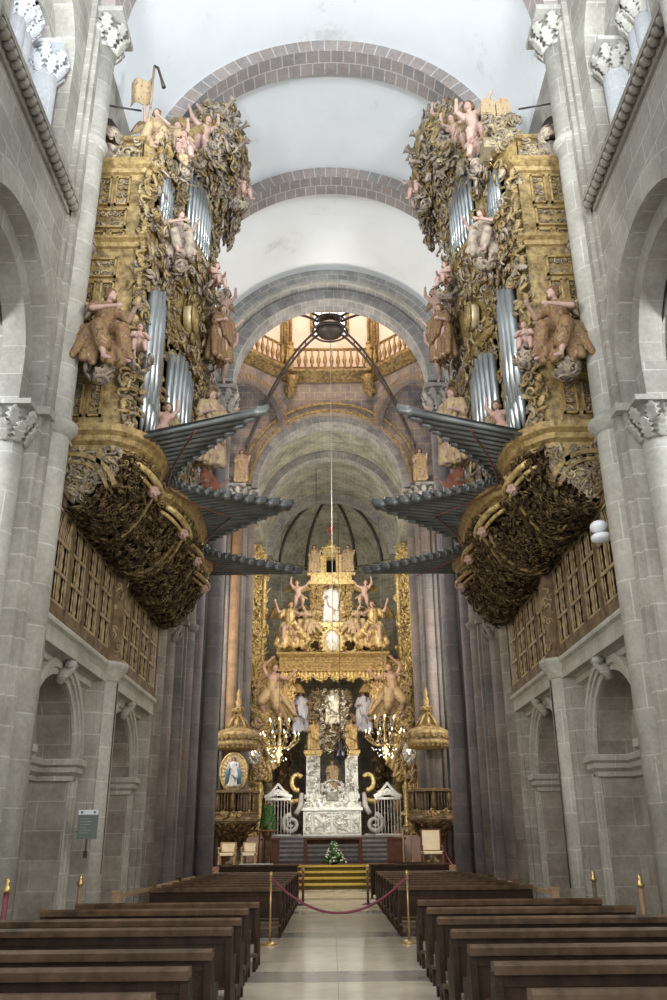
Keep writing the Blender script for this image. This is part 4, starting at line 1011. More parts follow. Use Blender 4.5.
    # ribs hanging under each tower: bold gilded curved mouldings
    for yc, rr, n in ((14.0, .78, 0), (16.2, .95, 1), (18.0, .9, 1), (20.2, .75, 0)):
        q = M(); pts = []
        for i in range(17):
            t = i / 16; y = yc + rr * cos(PI * t); u = U0(yc) + .18 - (.28) * sin(PI * t); pts.append((s * u, y, 7.72 - .12 * sin(PI * t)))
        q.tube(pts, .06, 8); q.tube([(p[0] + s * .1, p[1], p[2] - .1) for p in pts], .04, 7); part('tower_base_ring', q, 'brightgold' if yc < 17 else 'gold', rt)
        cherub(rt, (s * (U0(yc) - .02), yc - .12, 7.48), .26, (-s) * R(38), og)
    # west spandrel with arch moulding
    q = M(); fx = lambda a, b, c: (s * a, 12.9 - c, b)
    q.ringarch(fx, 4.32, 6.95, .72, .80, 0, .1, R(68), R(165), 16); q.ringarch(fx, 4.32, 6.95, .60, .66, 0, .08, R(68), R(165), 16)
    q.box(s * 3.84, s * 3.93, 12.8, 12.9, 7.45, 7.8); part('spandrel_moulding', q, 'oldgold', rt)
    q = M(); scatter(q, lambda a, b: ((s * lerp(3.65, 4.7, a), 12.88, lerp(7.15, 7.8, b)), (0, -1, 0)), 120, .09, .18, rg, lambda a, b: b > .2 + a * .0); scatter(q, lambda a, b: ((s * lerp(4.5, 3.6, a), 12.93, lerp(cove(0, a)[2], 7.4, b)), (0, -1, 0)), 130, .09, .18, rg); part('spandrel_carving', q, 'carve', rt)
    # horizontal trumpets
    npr = 50
    for i in range(npr):
        y = 13.02 + 8.0 * i / (npr - 1); L = TL(y); rise = lerp(.52, .05, (y - 13) / 8.0); u = U0(y) - .12 if True else 0
        u = 3.22
        for lay in (0, 1):
            Lx = L + (.03 if lay else 0); yy = y + .08 * lay
            p0 = Vector((s * u, yy, 8.12 + .085 * lay)); d = Vector((-s * Lx, 0, rise * Lx / 2.2))
            q = M(); rt_ = .05 + .014 * min(1, L / 2)
            pt = lambda t: p0 + d * t
            q.tube([pt(0), pt(.25), pt(.55), pt(.88), pt(.885), pt(.93), pt(.935), pt(1)], [.034, .04, .048, rt_, rt_ * 1.18, rt_ * 1.18, rt_, rt_ * 1.06], 10)
            q.rings([[tuple(pt(1) + Vector((0, rt_ * f * cos(a), rt_ * f * sin(a)))) for a in [2 * PI * k / 10 for k in range(10)]] for f in (1.06, .8)], False)
            part('trumpet_pipe', q, 'lead', rt)
    q = M()
    pts = [Vector((s * (3.22 - TL(y) * .42), y, 8.02 + lerp(.52, .05, (y - 13) / 8.) * TL(y) / 2.2 * .42)) for y in [13 + 8 * i / 60 for i in range(61)]]
    q.tube(pts, .018, 5); part('trumpet_brace', q, 'redwood', rt, 'red brown wooden brace')
    q = M()
    for ya, yb in ((13, 15), (15, 17), (17, 19), (19, 21)):
        n = 14; v = []; f = []
        for i in range(n + 1):
            y = lerp(ya, yb, i / n); Lh = TL(y) * .78; rs = lerp(.52, .05, (y - 13) / 8.) / 2.2
            v += [(s * 3.3, y, 8.17), (s * (3.22 - Lh), y, 8.17 + rs * Lh), (s * 3.3, y, 8.19), (s * (3.22 - Lh), y, 8.19 + rs * Lh)]
        for i in range(n): a = i * 4; f += [(a, a + 1, a + 5, a + 4), (a + 2, a + 3, a + 7, a + 6), (a + 1, a + 3, a + 7, a + 5)]
        q.add(v, f)
    part('trumpet_rack', q, 'lead', rt)
    return rt
O_L = organ(-1); O_R = organ(1)

# wooden gallery screens under each organ
for s in (-1, 1):
    for nm, ya, yb in (('nearer', 12.62, 16.5), ('farther', 17.1, 21.2)):
        rt = root('gallery_screen', (s * 4.42, (ya + yb) / 2, 4.98), f'wooden lattice gallery screen under the {SIDE[s]} organ, {nm} length', 'screen', 'wooden gallery screens')
        q = M(); q.box(s * 4.39, s * 4.46, ya, yb, 4.98, 5.22); q.box(s * 4.37, s * 4.46, ya, yb, 6.78, 6.97); q.box(s * 4.33, s * 4.5, ya, yb, 6.93, 7.0)
        np_ = 4; w = (yb - ya) / np_
        for i in range(np_ + 1): y = ya + w * i; q.box(s * 4.385, s * 4.43, y - .07, y + .07, 5, 6.95)
        part('frame', q, 'gallwood', rt)
        for i in range(np_):
            y0 = ya + w * i + .08; y1 = y0 + w - .16; cols = 2; rows_ = 3
            p = M()
            for c in range(cols + 1): yy = lerp(y0, y1, c / cols); p.box(s * 4.41, s * 4.435, yy - .022, yy + .022, 5.2, 6.8)
            for r in range(rows_ + 1): zz = lerp(5.24, 6.76, r / rows_); p.box(s * 4.405, s * 4.435, y0, y1, zz - .03, zz + .03)
            for c in range(cols):
                for r in range(rows_):
                    if (r == 2 and i == 0):
                        for e in range(5):
                            t0 = e / 5; a = Vector((s * 4.44, lerp(y0, y1, (c + t0) / cols), 6.27)); b = Vector((s * 4.44, lerp(y0, y1, (c + min(1, t0 + .4)) / cols), 6.74)); p.tube([a, b], .011, 4)
                    else:
                        for e in (.28, .72):
                            yy = lerp(y0, y1, (c + e) / cols); zz = lerp(5.24, 6.76, r / rows_) + .03
                            p.lathe([(.007, 0), (.017, .1), (.008, .2), (.018, .3), (.007, .45)], (s * 4.43, yy, zz), 6)
            part('lattice_panel', p, 'latt', rt)
        m = M(); m.box(s * 4.49, s * 4.51, ya, yb, 4.98, 6.93); part('lattice_shade_sheet', m, 'underback', rt)  # dark sheet painted as the shade seen through the lattice
    rt = root('gallery_post', (s * 4.45, 16.8, 5.0), f'carved wooden post on the stone shaft capital between the {SIDE[s]} gallery screens', 'post', 'carved gallery posts')
    q = M(); q.lathe([(.26, 0), (.26, .1), (.21, .16), (.21, 1.7), (.25, 1.78), (.3, 2.0)], (s * 4.45, 16.8, 5.0), 14); part('post_shaft', q, 'gallwood', rt)
    q = M()
    for i in range(30):
        a = rnd.uniform(0, 2 * PI); z = 5.2 + 1.5 * i / 30; q.inst(rnd.choice((SCROLL, LEAF, CURL)), frame((s * 4.45 + .2 * cos(a), 16.8 + .2 * sin(a), z), (cos(a), sin(a), 0), .13, rnd.uniform(-3, 3)))
    part('relief', q, 'latt', rt)

# figures seated on and flying round each organ
FL = [  # key, name, y, u, z, h, rot, label tail, cat, mats, mirror
    ('angel_sit', 'angel_statue', 12.35, 3.9, 9.0, 1.62, .55, 'large robed angel with spread wings perched beside the tall pipes of the {} organ', 'angel', None),
    ('putto_sit', 'putto_statue', 12.9, 3.42, 9.55, .85, .3, 'small bare putto beside the knee of the large angel on the {} organ', 'putto', None),
    ('putto_sit', 'putto_statue', 14.0, 3.15, 14.85, 1.15, .35, 'pale putto seated on top of the near pipe tower of the {} organ', 'putto', {'robe': 'carvelilac'}),
    ('angel_sit', 'angel_statue', 13.85, 3.1, 12.35, 1.25, .5, 'dark winged angel crouching above the tall pipes of the {} organ', 'angel', {'robe': 'carvelilac'}),
    ('putto_fly', 'putto_statue', 14.5, 3.5, 15.5, 1.2, .4, 'winged putto with raised arm behind the near tower top of the {} organ', 'putto', {'robe': 'robepink', 'wings': 'robepink'}),
    ('putto_fly', 'putto_statue', 15.6, 3.05, 16.75, 1.3, .6, 'red draped putto leaning on the broken pediment of the {} organ', 'putto', None),
    ('putto_fly', 'putto_statue', 16.2, 2.9, 17.7, 1.2, .2, 'high winged putto below the leafy crown of the {} organ', 'putto', {'robe': 'carvelilac'}),
    ('putto_sit', 'putto_statue', 17.4, 2.35, 16.9, 1.15, .9, 'putto hanging over the nave edge of the crown on the {} organ', 'putto', {'robe': 'robepink'}),
    ('putto_sit', 'putto_statue', 16.2, 2.65, 13.35, .9, .9, 'small putto on the middle cornice above the round emblem of the {} organ', 'putto', {'robe': 'robered'}),
    ('saint', 'warrior_statue', 16.9, 2.55, 12.0, 1.5, .8, 'dark clad figure on the golden middle panel of the {} organ', 'statue', {'robe': 'robe'}),
    ('putto_fly', 'putto_statue', 17.6, 2.6, 12.0, 1.2, .8, 'flying putto on the nave side of the middle panel of the {} organ', 'putto', None),
    ('saint', 'caryatid_statue', 17.0, 2.72, 9.4, 1.9, .7, 'tall bare armed figure between the lower pipe groups of the {} organ', 'statue', {'robe': 'robepink'}),
    ('putto_sit', 'putto_statue', 14.95, 3.2, 8.45, .9, .3, 'low putto on the main cornice between the lower pipe groups of the {} organ', 'putto', {'robe': 'robered'}),
    ('putto_fly', 'putto_statue', 15.0, 3.35, 8.9, 1.0, .5, 'putto standing above the trumpet roots between the pipe towers of the {} organ', 'putto', {'wings': 'robepink'}),
    ('saint', 'caryatid_statue', 18.95, 3.1, 8.6, 1.8, .7, 'far standing figure beside the last pipe tower of the {} organ', 'statue', {'robe': 'robered'}),
    ('putto_fly', 'putto_statue', 20.0, 3.0, 15.0, 1.2, .6, 'farthest putto on top of the last pipe tower of the {} organ', 'putto', None),
]
for s in (-1, 1):
    for key, nm, y, u, z, h, rz, lab, cat, mats in FL:
        place_fig(key, nm, (s * u, y, z - .03), h, (rz if s < 0 else -rz), lab.format(SIDE[s]), cat, 'carved figures on the organs', mats, mirror=((1 if s < 0 else -1) * (-1 if key == 'angel_sit' else 1)))
        if z > 8.9 and 'putto_sit' == key or key == 'angel_sit':
            b = M()
            for i in range(16):
                d = Vector((rnd.uniform(-1, 1), rnd.uniform(-1, 1), rnd.uniform(-1, .2))).normalized(); b.inst(rnd.choice((SCROLL, LEAF)), frame(Vector((s * u, y + .06, z + h * .06)) + d * .2, d, .22, rnd.uniform(-3, 3)))
            part('cloud_bracket', b, 'carvelilac', O_L if s < 0 else O_R)
# flag bearing angel on the left organ, tablets and horn on the right
rt = root('banner', (-3.75, 13.3, 14.7), 'small gilded banner on a pole above the left organ cornice', 'banner')
q = M(); q.tube([(-3.72, 13.3, 14.72), (-3.72, 13.3, 17.0)], .025, 6); part('pole', q, 'robepink', rt)
q = M(); q.grid(lambda u, v: (-3.74 - .42 * u, 13.3 + .07 * sin(u * 7) + .05 * sin(v * 5), 16.0 + .62 * v - .1 * u), 10, 6); q.grid(lambda u, v: (-3.74 - .42 * u, 13.32 + .07 * sin(u * 7) + .05 * sin(v * 5), 16.0 + .62 * v - .1 * u), 10, 6); part('cloth', q, 'robepink', rt)
q = M(); q.tube([(-3.72, 13.3, 17.0), (-3.64, 13.3, 16.95), (-3.55, 13.3, 16.65), (-3.48, 13.3, 16.4)], [.03, .03, .03, .05], 6); part('finial', q, 'iron', rt)
rt = root('law_tablets', (3.55, 13.4, 15.5), 'pair of gilded round topped tablets above the right organ cornice', 'tablets')
for i, x in enumerate((3.30, 3.62)):
    q = M(); q.prism([(-.15, 0), (.15, 0), (.15, .48)] + [(.15 * cos(a), .48 + .15 * sin(a)) for a in [PI * k / 8 for k in range(9)]] + [(-.15, .48)], lambda a, b, c: (x + a, 13.4 + c, 15.55 + b), 0, .08); part('tablet', q, 'robepink', rt)
q = M(); q.box(3.2, 3.8, 13.3, 13.55, 14.95, 15.55); q.box(3.1, 3.9, 13.25, 13.65, 14.7, 14.95); scatter(q, lambda a, b: ((lerp(3.1, 3.9, a), 13.27, lerp(14.75, 15.5, b)), (0, -1, 0)), 50, .12, .22, rnd); part('plinth', q, 'carve', rt)
place_fig('putto_fly', 'putto_statue', (3.1, 13.9, 15.3), 1.3, -.5, 'pale putto stretching its arm out below the tablets of the right organ', 'putto', 'carved figures on the organs', {'robe': 'robepink'}, mirror=-1)
place_fig('angel_sit', 'angel_statue', (-3.6, 13.5, 14.7), 1.2, .3, 'winged angel with pale drapery holding the banner of the left organ', 'angel', 'carved figures on the organs', {'robe': 'robepink', 'wings': 'robepink'})
for s in (-1, 1):
    q = M(); x = s * 4.55
    q.tube([(s * 4.6, 12.95, 15.55), (s * 3.9, 13.3, 15.75)], .02, 6); solo('iron_tie', q, 'iron', (s * 4.55, 12.95, 15.55), f'thin iron bar holding the {SIDE[s]} organ to the wall', 'iron bar', 'iron bars behind the organs')

# ------------------------------------------------------------------ lantern machinery and hanging ropes
rt = root('censer_machine', (0, 31.0, 21.9), 'iron pulley frame of four curved arms hanging in the bright lantern', 'pulley frame')
q = M(); q.lathe([(.05, -.25), (.5, -.2), (.62, .0), (.6, .12), (.3, .2), (.42, .35), (.5, .5), (.3, .6)], (0, 31, 22.0), 16); part('pulley_drum', q, 'iron', rt)
for z, r in ((21.9, .75), (22.35, .7)):
    q = M(); q.tube([(r * cos(a), 31 + r * sin(a), z) for a in [2 * PI * i / 20 for i in range(21)]], .045, 6, False); part('ring', q, 'iron', rt)
for ex, ey in ((-1, -1), (1, -1), (-1, 1), (1, 1)):
    q = M()
    for dz in (0, .28):
        pts = []
        for i in range(13):
            t = i / 12; pts.append((ex * lerp(.5, 3.9, t), 31 + ey * lerp(.5, 4.4, t), 22.1 + dz - 3.4 * t * t - .3 * t))
        q.tube(pts, .055, 6)
        if dz == 0: low = pts
    for p in low[::2]: q.tube([p, (p[0], p[1], p[2] + .28)], .03, 4)
    part('curved_arm', q, 'iron', rt)
for nm, x, y, z0, z1, mt, lab in (('censer_rope', .02, 31, 8.0, 21.9, 'hemp', 'pale thick rope hanging down the middle from the lantern pulley'), ('lamp_cable', -.75, 40.5, 16.5, 19.8, 'iron', 'thin dark cable hanging left of the pale rope'),
                                  ('chandelier_cable', -2.55, 41.6, 7.4, 17.4, 'greencol', 'long thin cable above the left chandelier'), ('chandelier_cable', 2.5, 41.6, 7.4, 17.4, 'greencol', 'long thin cable above the right chandelier'), ('lamp_cable', .38, 42, 6.3, 18.0, 'iron', 'dark cable that carries the black lamp before the altar')):
    q = M(); q.tube([(x, y, z0), (x, y, z1)], .016 if mt == 'hemp' else .016, 6); solo(nm, q, mt, (x, y, z1), lab, 'rope' if mt == 'hemp' else 'cable')

# ------------------------------------------------------------------ high altar
Y0 = 44.0
def ornate(m, x0, x1, y, z0, z1, n, s0, s1, rg, nrm=(0, -1, 0)):
    scatter(m, lambda a, b: ((lerp(x0, x1, a), y, lerp(z0, z1, b)), nrm), n, s0, s1, rg)
rg = random.Random(5)
rt = root('silver_altar', (0, 43.6, 1.97), 'silver high altar with embossed front and two pale silver pillars', 'altar')
q = M(); q.box(-1.42, 1.34, 43.2, 44.2, 1.97, 3.1); q.box(-1.5, 1.42, 43.1, 44.2, 3.1, 3.24); part('mensa', q, 'whitesilver', rt)
for x0, x1 in ((-1.36, -1.0), (-.93, -.08), (.0, .85), (.92, 1.28)):
    q = M(); t = .05
    for b in ((x0, x1, 2.08, 2.13), (x0, x1, 2.97, 3.02), (x0, x0 + t, 2.08, 3.02), (x1 - t, x1, 2.08, 3.02)): q.box(b[0], b[1], 43.14, 43.2, b[2], b[3])
    ornate(q, x0 + .1, x1 - .1, 43.19, 2.2, 2.9, int(36 * (x1 - x0)) + 6, .13, .2, rg); part('frontal_panel', q, 'silver', rt)
q = M(); q.box(-1.45, 1.37, 43.5, 44.2, 3.24, 3.5); q.box(-1.3, 1.22, 43.6, 44.2, 3.5, 3.66); ornate(q, -1.4, 1.3, 43.49, 3.28, 3.46, 26, .1, .16, rg); part('predella', q, 'silver', rt)
for x0, x1 in ((-1.3, -.62), (.62, 1.24)):
    q = M(); q.box(x0, x1, 43.75, 44.3, 3.66, 5.75); q.box(x0 - .07, x1 + .07, 43.68, 44.3, 3.66, 3.86); part('silver_pillar', q, 'whitesilver', rt)
    q = M(); ornate(q, x0 + .08, x1 - .08, 43.74, 3.95, 5.6, 46, .13, .22, rg); part('pillar_relief', q, 'silver', rt)
    q = M(); q.box(x0 - .12, x1 + .12, 43.62, 44.3, 5.75, 5.92); q.box(x0 - .06, x1 + .06, 43.68, 44.3, 5.66, 5.75); part('pillar_cornice', q, 'brightgold', rt)
q = M(); q.tube([(.55 * cos(a), 43.7, 3.9 + .62 * sin(a)) for a in [PI * i / 14 for i in range(15)]], .06, 6); q.lathe([(.34, 0), (.3, .3), (.42, .38)], (-.02, 43.7, 3.6), 12); part('tabernacle', q, 'silver', rt)
q = M(); ornate(q, -.6, .55, 43.62, 3.7, 4.4, 44, .12, .2, rg); part('tabernacle_carving', q, 'whitesilver', rt)
for e in (-1, 1):
    q = M(); c = Vector((e * 1.98, 42.9, 2.5)); q.tube([c + Vector((e * -.0 +   .42 * (1 - i / 30) * cos(a) * e, 0, .42 * (1 - i / 30) * sin(a))) for i, a in [(i, PI * .5 + -i * .42) for i in range(26)]], [.13 - .003 * i for i in range(26)], 7); q.tube([(e * 1.5, 43.2, 3.9), (e * 1.55, 43.1, 3.3), (e * 1.75, 42.9, 2.95)], [.1, .14, .12], 7)
    q.box(e * 1.5, e * 2.6, 43.1, 43.9, 1.97, 2.06); part('marble_scroll', q, 'greymarble', rt, 'grey marble scroll')
    q = M(); c = Vector((e * 1.72, 43.5, 4.4))
    q.tube([c + Vector((e * .27 * cos(a), 0, .36 * sin(a))) for a in [-1.9 + i * .36 for i in range(13)]], [.11] * 13, 8)
    q.tube([(e * 1.5, 43.5, 3.6), (e * 2.0, 43.5, 3.5), (e * 2.35, 43.5, 3.75), (e * 2.2, 43.5, 4.0)], [.1, .14, .13, .08], 8); part('gilded_volute', q, 'brightgold', rt, 'golden volute')
place_fig('saint', 'altar_statue', (-.02, 43.85, 3.95), 1.5, 0, 'seated apostle figure in jewelled cape between the silver pillars', 'statue', None, {'robe': 'robepink'})
rt = root('silver_canopy_group', (0, 44.5, 5.9), 'silver and gold trophy of figures above the two silver pillars', 'ornament')
q = M()
scatter(q, lambda a, b: ((lerp(-1.0, .95, a) * (1.15 - .45 * b), 44.2 - .3 * sin(PI * a), lerp(5.9, 8.9, b)), (a - .5, -1, 0)), 90, .16, .28, rg); part('silver_scrollwork', q, 'silver', rt)
q = M(); scatter(q, lambda a, b: ((lerp(-1.3, 1.2, a) * (1.1 - .3 * b), 44.1, lerp(5.9, 8.9, b)), (a - .5, -1, 0)), 210, .18, .32, rg); part('gold_scrollwork', q, 'carve', rt)
q = M(); q.lathe([(.75, 0), (.6, .8), (.5, 2.0), (.4, 3.0)], (0, 44.7, 5.9), 12); part('core', q, 'oldgold', rt)
for e, nm in ((-1, 'left'), (1, 'right')):
    place_fig('saint', 'altar_statue', (e * .95, 44.0, 5.95), 1.5, 0, f'small gilded figure standing on the {nm} silver pillar', 'statue', 'figures on the silver pillars', {'robe': 'robegold', 'body': 'robegold'})
    place_fig('saint', 'bishop_statue', (e * 1.62, 44.6, 6.9), 2.1, 0, f'blue and white robed bishop statue in the dark {nm} niche', 'statue', 'bishop statues', {'robe': 'robeblue'})
place_fig('saint', 'altar_statue', (0, 44.0, 7.2), 1.8, 0, 'gilded standing figure in the middle of the silver trophy', 'statue', None, {'robe': 'silver', 'body': 'silver'})
for e in (-1, 1):
    for kx, (x, nm) in enumerate(((.5, 'inner'), (.8, 'middle'), (1.12, 'outer'))):
        xx = e * x - .04; rt = root('altar_candlestick', (xx, 43.55, 3.5), f'slim silver candlestick on the altar shelf, {nm} one {"left" if e < 0 else "right"} of the tabernacle', 'candlestick', 'silver altar candlesticks')
        q = M(); q.lathe([(.09, 0), (.05, .06), (.02, .12), (.04, .25), (.018, .32), (.03, .5), (.06, .56), (.01, .58)], (xx, 43.55, 3.5), 8); part('stem', q, 'silver', rt)
        q = M(); q.lathe([(.018, 0), (.018, .3), (.002, .32)], (xx, 43.55, 4.06), 6); part('candle', q, 'signwhite', rt)
# retable body: gilded side walls, twisted dark columns
for e in (-1, 1):
    nm = SIDE[e]
    rt = root('gilded_side_wall', (e * 3.95, 44.6, .84), f'tall gilded and carved side wall of the sanctuary, {nm}', 'retable', 'gilded sanctuary walls')
    q = M(); q.box(e * 3.5, e * 4.4, 44.5, 45.0, .84, 15.7); part('gold_panel', q, 'gold', rt)
    q = M(); scatter(q, lambda a, b: ((e * lerp(3.55, 4.35, a), 44.46, lerp(1.8, 15.5, b)), (0, -1, 0)), 420, .2, .4, rg); part('gilded_relief', q, 'brightgold', rt)
    for z in (2.0, 5.4, 8.8, 12.2):
        for x in (3.62, 4.28): q = M(); q.lathe([(.1, 0), (.13, .2), (.09, .3), (.12, 1.4), (.09, 2.7), (.14, 2.9)], (e * x, 44.38, z), 8); part('colonnette', q, 'brightgold', rt)
    q = M(); q.sweep([(e * 3.4, 44.9), (e * 3.4, 44.3), (e * 4.5, 44.3), (e * 4.5, 44.9)], [(0, 15.3), (.1, 15.4), (.2, 15.6), (.2, 15.8), (0, 15.9)], side=(1 if e < 0 else -1) * -1 * -1)
    q.box(e * 3.4, e * 4.5, 44.3, 45, 15.3, 15.85); q.box(e * 3.6, e * 4.3, 44.4, 45, 15.85, 16.3)
    scatter(q, lambda a, b: ((e * lerp(3.6, 4.3, a), 44.5, lerp(15.9, 16.9, b)), (0, -1, .3)), 50, .25, .4, rg); part('crest', q, 'brightgold', rt)
    rt = root('twisted_column', (e * 2.45, 44.8, 1.97), f'dark twisted column entwined with gilded vines behind the {nm} silver gate', 'column', 'twisted columns')
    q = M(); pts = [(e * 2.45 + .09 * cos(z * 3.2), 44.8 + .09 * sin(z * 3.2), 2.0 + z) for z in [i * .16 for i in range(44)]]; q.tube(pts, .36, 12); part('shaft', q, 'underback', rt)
    q = M()
    for i in range(110):
        z = rg.uniform(0, 6.8); a = rg.uniform(PI, 2 * PI); q.inst(rg.choice((LEAF, SCROLL)), frame((e * 2.45 + .4 * cos(a), 44.8 + .4 * sin(a), 2.1 + z), (cos(a), sin(a), 0), .2, rg.uniform(-3, 3)))
    part('vine', q, 'undercarve', rt)
    rt = root('clustered_column', (e * 3.2, 44.9, 1.97), f'gilded column with vines between twisted column and side wall, {nm}', 'column', 'gilded clustered columns')
    q = M(); q.lathe([(.34, 0), (.3, .3), (.24, .4), (.26, 3.4), (.22, 6.6), (.34, 6.9)], (e * 3.2, 44.9, 1.97), 12); part('shaft', q, 'gold', rt)
    q = M()
    for i in range(120):
        z = rg.uniform(0, 6.8); a = rg.uniform(PI, 2 * PI); q.inst(rg.choice((LEAF, SCROLL, CURL)), frame((e * 3.2 + .27 * cos(a), 44.9 + .27 * sin(a), 2.1 + z), (cos(a), sin(a), 0), .24, rg.uniform(-3, 3)))
    part('vine', q, 'carve', rt)
    # silver gate
    rt = root('silver_gate', (e * 2.6, 42.8, 1.97), f'silver barred gate with feathery crest to the {nm} of the altar', 'gate', 'silver gates')
    x0, x1 = (e * 2.0, e * 3.2)
    for i in range(9):
        x = lerp(x0, x1, i / 8); q = M(); q.lathe([(.012, 0), (.022, .3), (.012, .6), (.022, .9), (.012, 1.2), (.012, 1.62)], (x, 42.8, 1.97), 6); part('bar', q, 'crystal', rt)
    q = M(); q.box(x0, x1, 42.76, 42.84, 3.56, 3.66); q.box(x0, x1, 42.76, 42.84, 1.97, 2.05); part('rail', q, 'silver', rt)
    q = M()
    for i in range(22):
        t = i / 21; x = lerp(x0, x1, t); h = .1 + .62 * (1 - abs(2 * t - 1)) ** 1.4; q.inst(LEAF, frame((x, 42.78, 3.66 + h * .5), (0, -1, 0), .15, (t - .5) * -1.2 * e)); q.inst(SCROLL, frame((x, 42.76, 3.7 + h * .2), (0, -1, 0), .12, i)); q.inst(LEAF, frame((x, 42.77, 3.66 + h * .9), (0, -1, 0), .13, (t - .5) * -2 * e))
    part('crest', q, 'whitesilver', rt)
    # flying angels that carry the canopy
    place_fig('angel_atlas', 'canopy_angel', (e * 3.1, 43.6, 7.2), 3.0, .2 * e, f'large pink draped angel holding up the gold canopy with raised arm, {nm}', 'angel', 'angels carrying the canopy', None, mirror=-e)
    place_fig('angel_atlas', 'canopy_angel', (e * 2.45, 43.9, 7.6), 1.9, .6 * e, f'inner angel under the gold canopy with slanting drapery, {nm}', 'angel', 'angels carrying the canopy', {'robe': 'robepink'}, mirror=e)
    place_fig('angel_atlas', 'canopy_angel', (e * 3.55, 43.9, 5.0), 2.4, -.2 * e, f'lower gilded angel above the {nm} silver gate', 'angel', 'angels carrying the canopy', {'robe': 'robegold'}, mirror=e)
    rt = root('gilded_clouds', (e * 3.1, 44.2, 6.0), f'gilded scrolling clouds behind the {nm} canopy angels', 'ornament', 'gilded clouds')
    q = M(); scatter(q, lambda a, b: ((e * (3.9 - 1.9 * a), 44.2 - .5 * sin(PI * b), lerp(4.6, 10.4, b)), (0, -1, 0)), 520, .18, .4, rg, lambda a, b: not (a > .4 and b < .62)); part('scrollwork', q, 'brightgold', rt)
    q = M(); scatter(q, lambda a, b: ((e * (4.0 - 1.5 * a), 43.6, lerp(4.6, 9.6, b)), (0, -1, 0)), 130, .16, .34, rg, lambda a, b: not (a > .4 and b < .5)); part('drapery_scraps', q, 'robepink', rt)
    place_fig('angel_kneel', 'virtue_statue', (e * 2.2, 43.9, 11.1), 2.6, -.15 * e, f'golden seated virtue with raised arm on the {nm} end of the canopy', 'statue', 'figures on the canopy', None, mirror=-e if e > 0 else 1)
    place_fig('angel_sit', 'virtue_statue', (e * 1.35, 44.1, 11.7), 1.7, .3 * e, f'small robed figure leaning beside the {nm} of the central tower', 'statue', 'figures on the canopy', {'robe': 'robepink', 'wings': 'gold'}, mirror=-e)
    place_fig('putto_fly', 'putto_statue', (e * 1.75, 43.9, 13.2), 1.6, .0, f'putto with outstretched arms beside the {nm} wall of the upper niche', 'putto', 'figures on the canopy', {'robe': 'robegold', 'wings': 'gold'}, mirror=e)
    place_fig('saint', 'altar_statue', (e * .92, 44.1, 15.25), 1.55, 0, f'small pale figure standing {nm} of the topmost golden turret', 'statue', 'figures on the canopy', {'robe': 'robepink'})
    h = bpy.data.objects.new('horse_statue', HORSE); C.objects.link(h); h.location = (e * 1.5, 43.8, 10.85); h.scale = (1.7,) * 3; h.rotation_euler = (0, 0, e * .9); tag(h, f'rearing gilded horse on the canopy, {nm} of the oval shield', 'horse statue', 'rearing horses')
# canopy
rt = root('gold_canopy', (0, 44.3, 9.8), 'wide golden canopy beam with inscribed frieze over the altar', 'canopy')
q = M(); q.box(-2.65, 2.75, 43.4, 45.2, 9.85, 10.6); part('beam', q, 'brightgold', rt)
q = M(); q.sweep([(-2.65, 45), (-2.65, 43.4), (2.75, 43.4), (2.75, 45)], [(0, 9.75), (.08, 9.78), (.1, 9.88), (.04, 9.92), (.04, 10.48), (.1, 10.52), (.2, 10.64), (.2, 10.72), (0, 10.75)], side=-1)
q.sweep([(-2.65, 45), (-2.65, 43.4), (2.75, 43.4), (2.75, 45)], [(0.03, 10.2), (.09, 10.21), (.09, 10.24), (.03, 10.25)], side=-1); part('cornice', q, 'gold', rt)
q = M()
for i in range(34):
    q.inst((SCROLL, LEAF, ROSE)[i % 3], frame((-2.5 + 5.1 * i / 33, 43.37, 10.05), (0, -1, 0), .17, i * 1.1, 1 if i % 2 else -1)); q.inst((LEAF, SCROLL)[i % 2], frame((-2.5 + 5.1 * i / 33, 43.37, 10.38), (0, -1, 0), .17, i * .9))
part('frieze_carving', q, 'gold', rt)
q = M()
for i in range(27):
    x = -2.5 + 5.1 * i / 26; d = .25 + .35 * abs(sin(i * .8)); q.tube([(x, 43.5, 9.8), (x, 43.45, 9.8 - d * .6), (x + .05, 43.5, 9.8 - d)], [.13, .11, .05], 6); q.inst(SCROLL, frame((x, 43.4, 9.7 - d * .5), (0, -1, 0), .22, i))
part('hanging_valance', q, 'brightgold', rt)
# pedestal with dark blobs as shaded voids, shield
q = M()
q.prism([(-2.9, 10.75), (2.95, 10.75), (2.9, 11.4), (2.3, 11.9), (1.5, 11.75), (1.0, 12.3), (-.9, 12.3), (-1.4, 11.75), (-2.2, 11.9), (-2.85, 11.4)], lambda a, b, c: (a, c, b), 44.2, 45.0); part('pedestal', q, 'brightgold', rt)
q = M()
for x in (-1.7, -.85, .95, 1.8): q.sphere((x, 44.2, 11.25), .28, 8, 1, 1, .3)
part('void_shade', q, 'underback', rt, 'dark blob in place of a shaded opening')
q = M(); scatter(q, lambda a, b: ((lerp(-2.8, 2.85, a), 44.15, lerp(10.85, 12.0, b)), (0, -1, 0)), 130, .2, .34, rg, lambda a, b: not any(abs(lerp(-2.8, 2.85, a) - x) < .3 and .1 < b < .7 for x in (-1.7, -.85, .95, 1.8))); part('pedestal_carving', q, 'gold', rt)
rt = root('oval_shield', (.03, 43.9, 11.4), 'oval jewelled shield in the middle above the canopy beam', 'shield')
q = M(); q.lathe([(.02, .12), (.3, .1), (.44, .02), (.46, -.05)], (0, 0, 0), 20); v = [np.array([(p[0] + .03, 43.85 - p[2], 11.4 + p[1] * 1.35) for p in q.V[0]])]; q.V = v; part('shield_field', q, 'silver', rt)
q = M(); q.tube([(.03 + .5 * cos(a), 43.85, 11.4 + .68 * sin(a)) for a in [2 * PI * i / 24 for i in range(25)]], .09, 7, False)
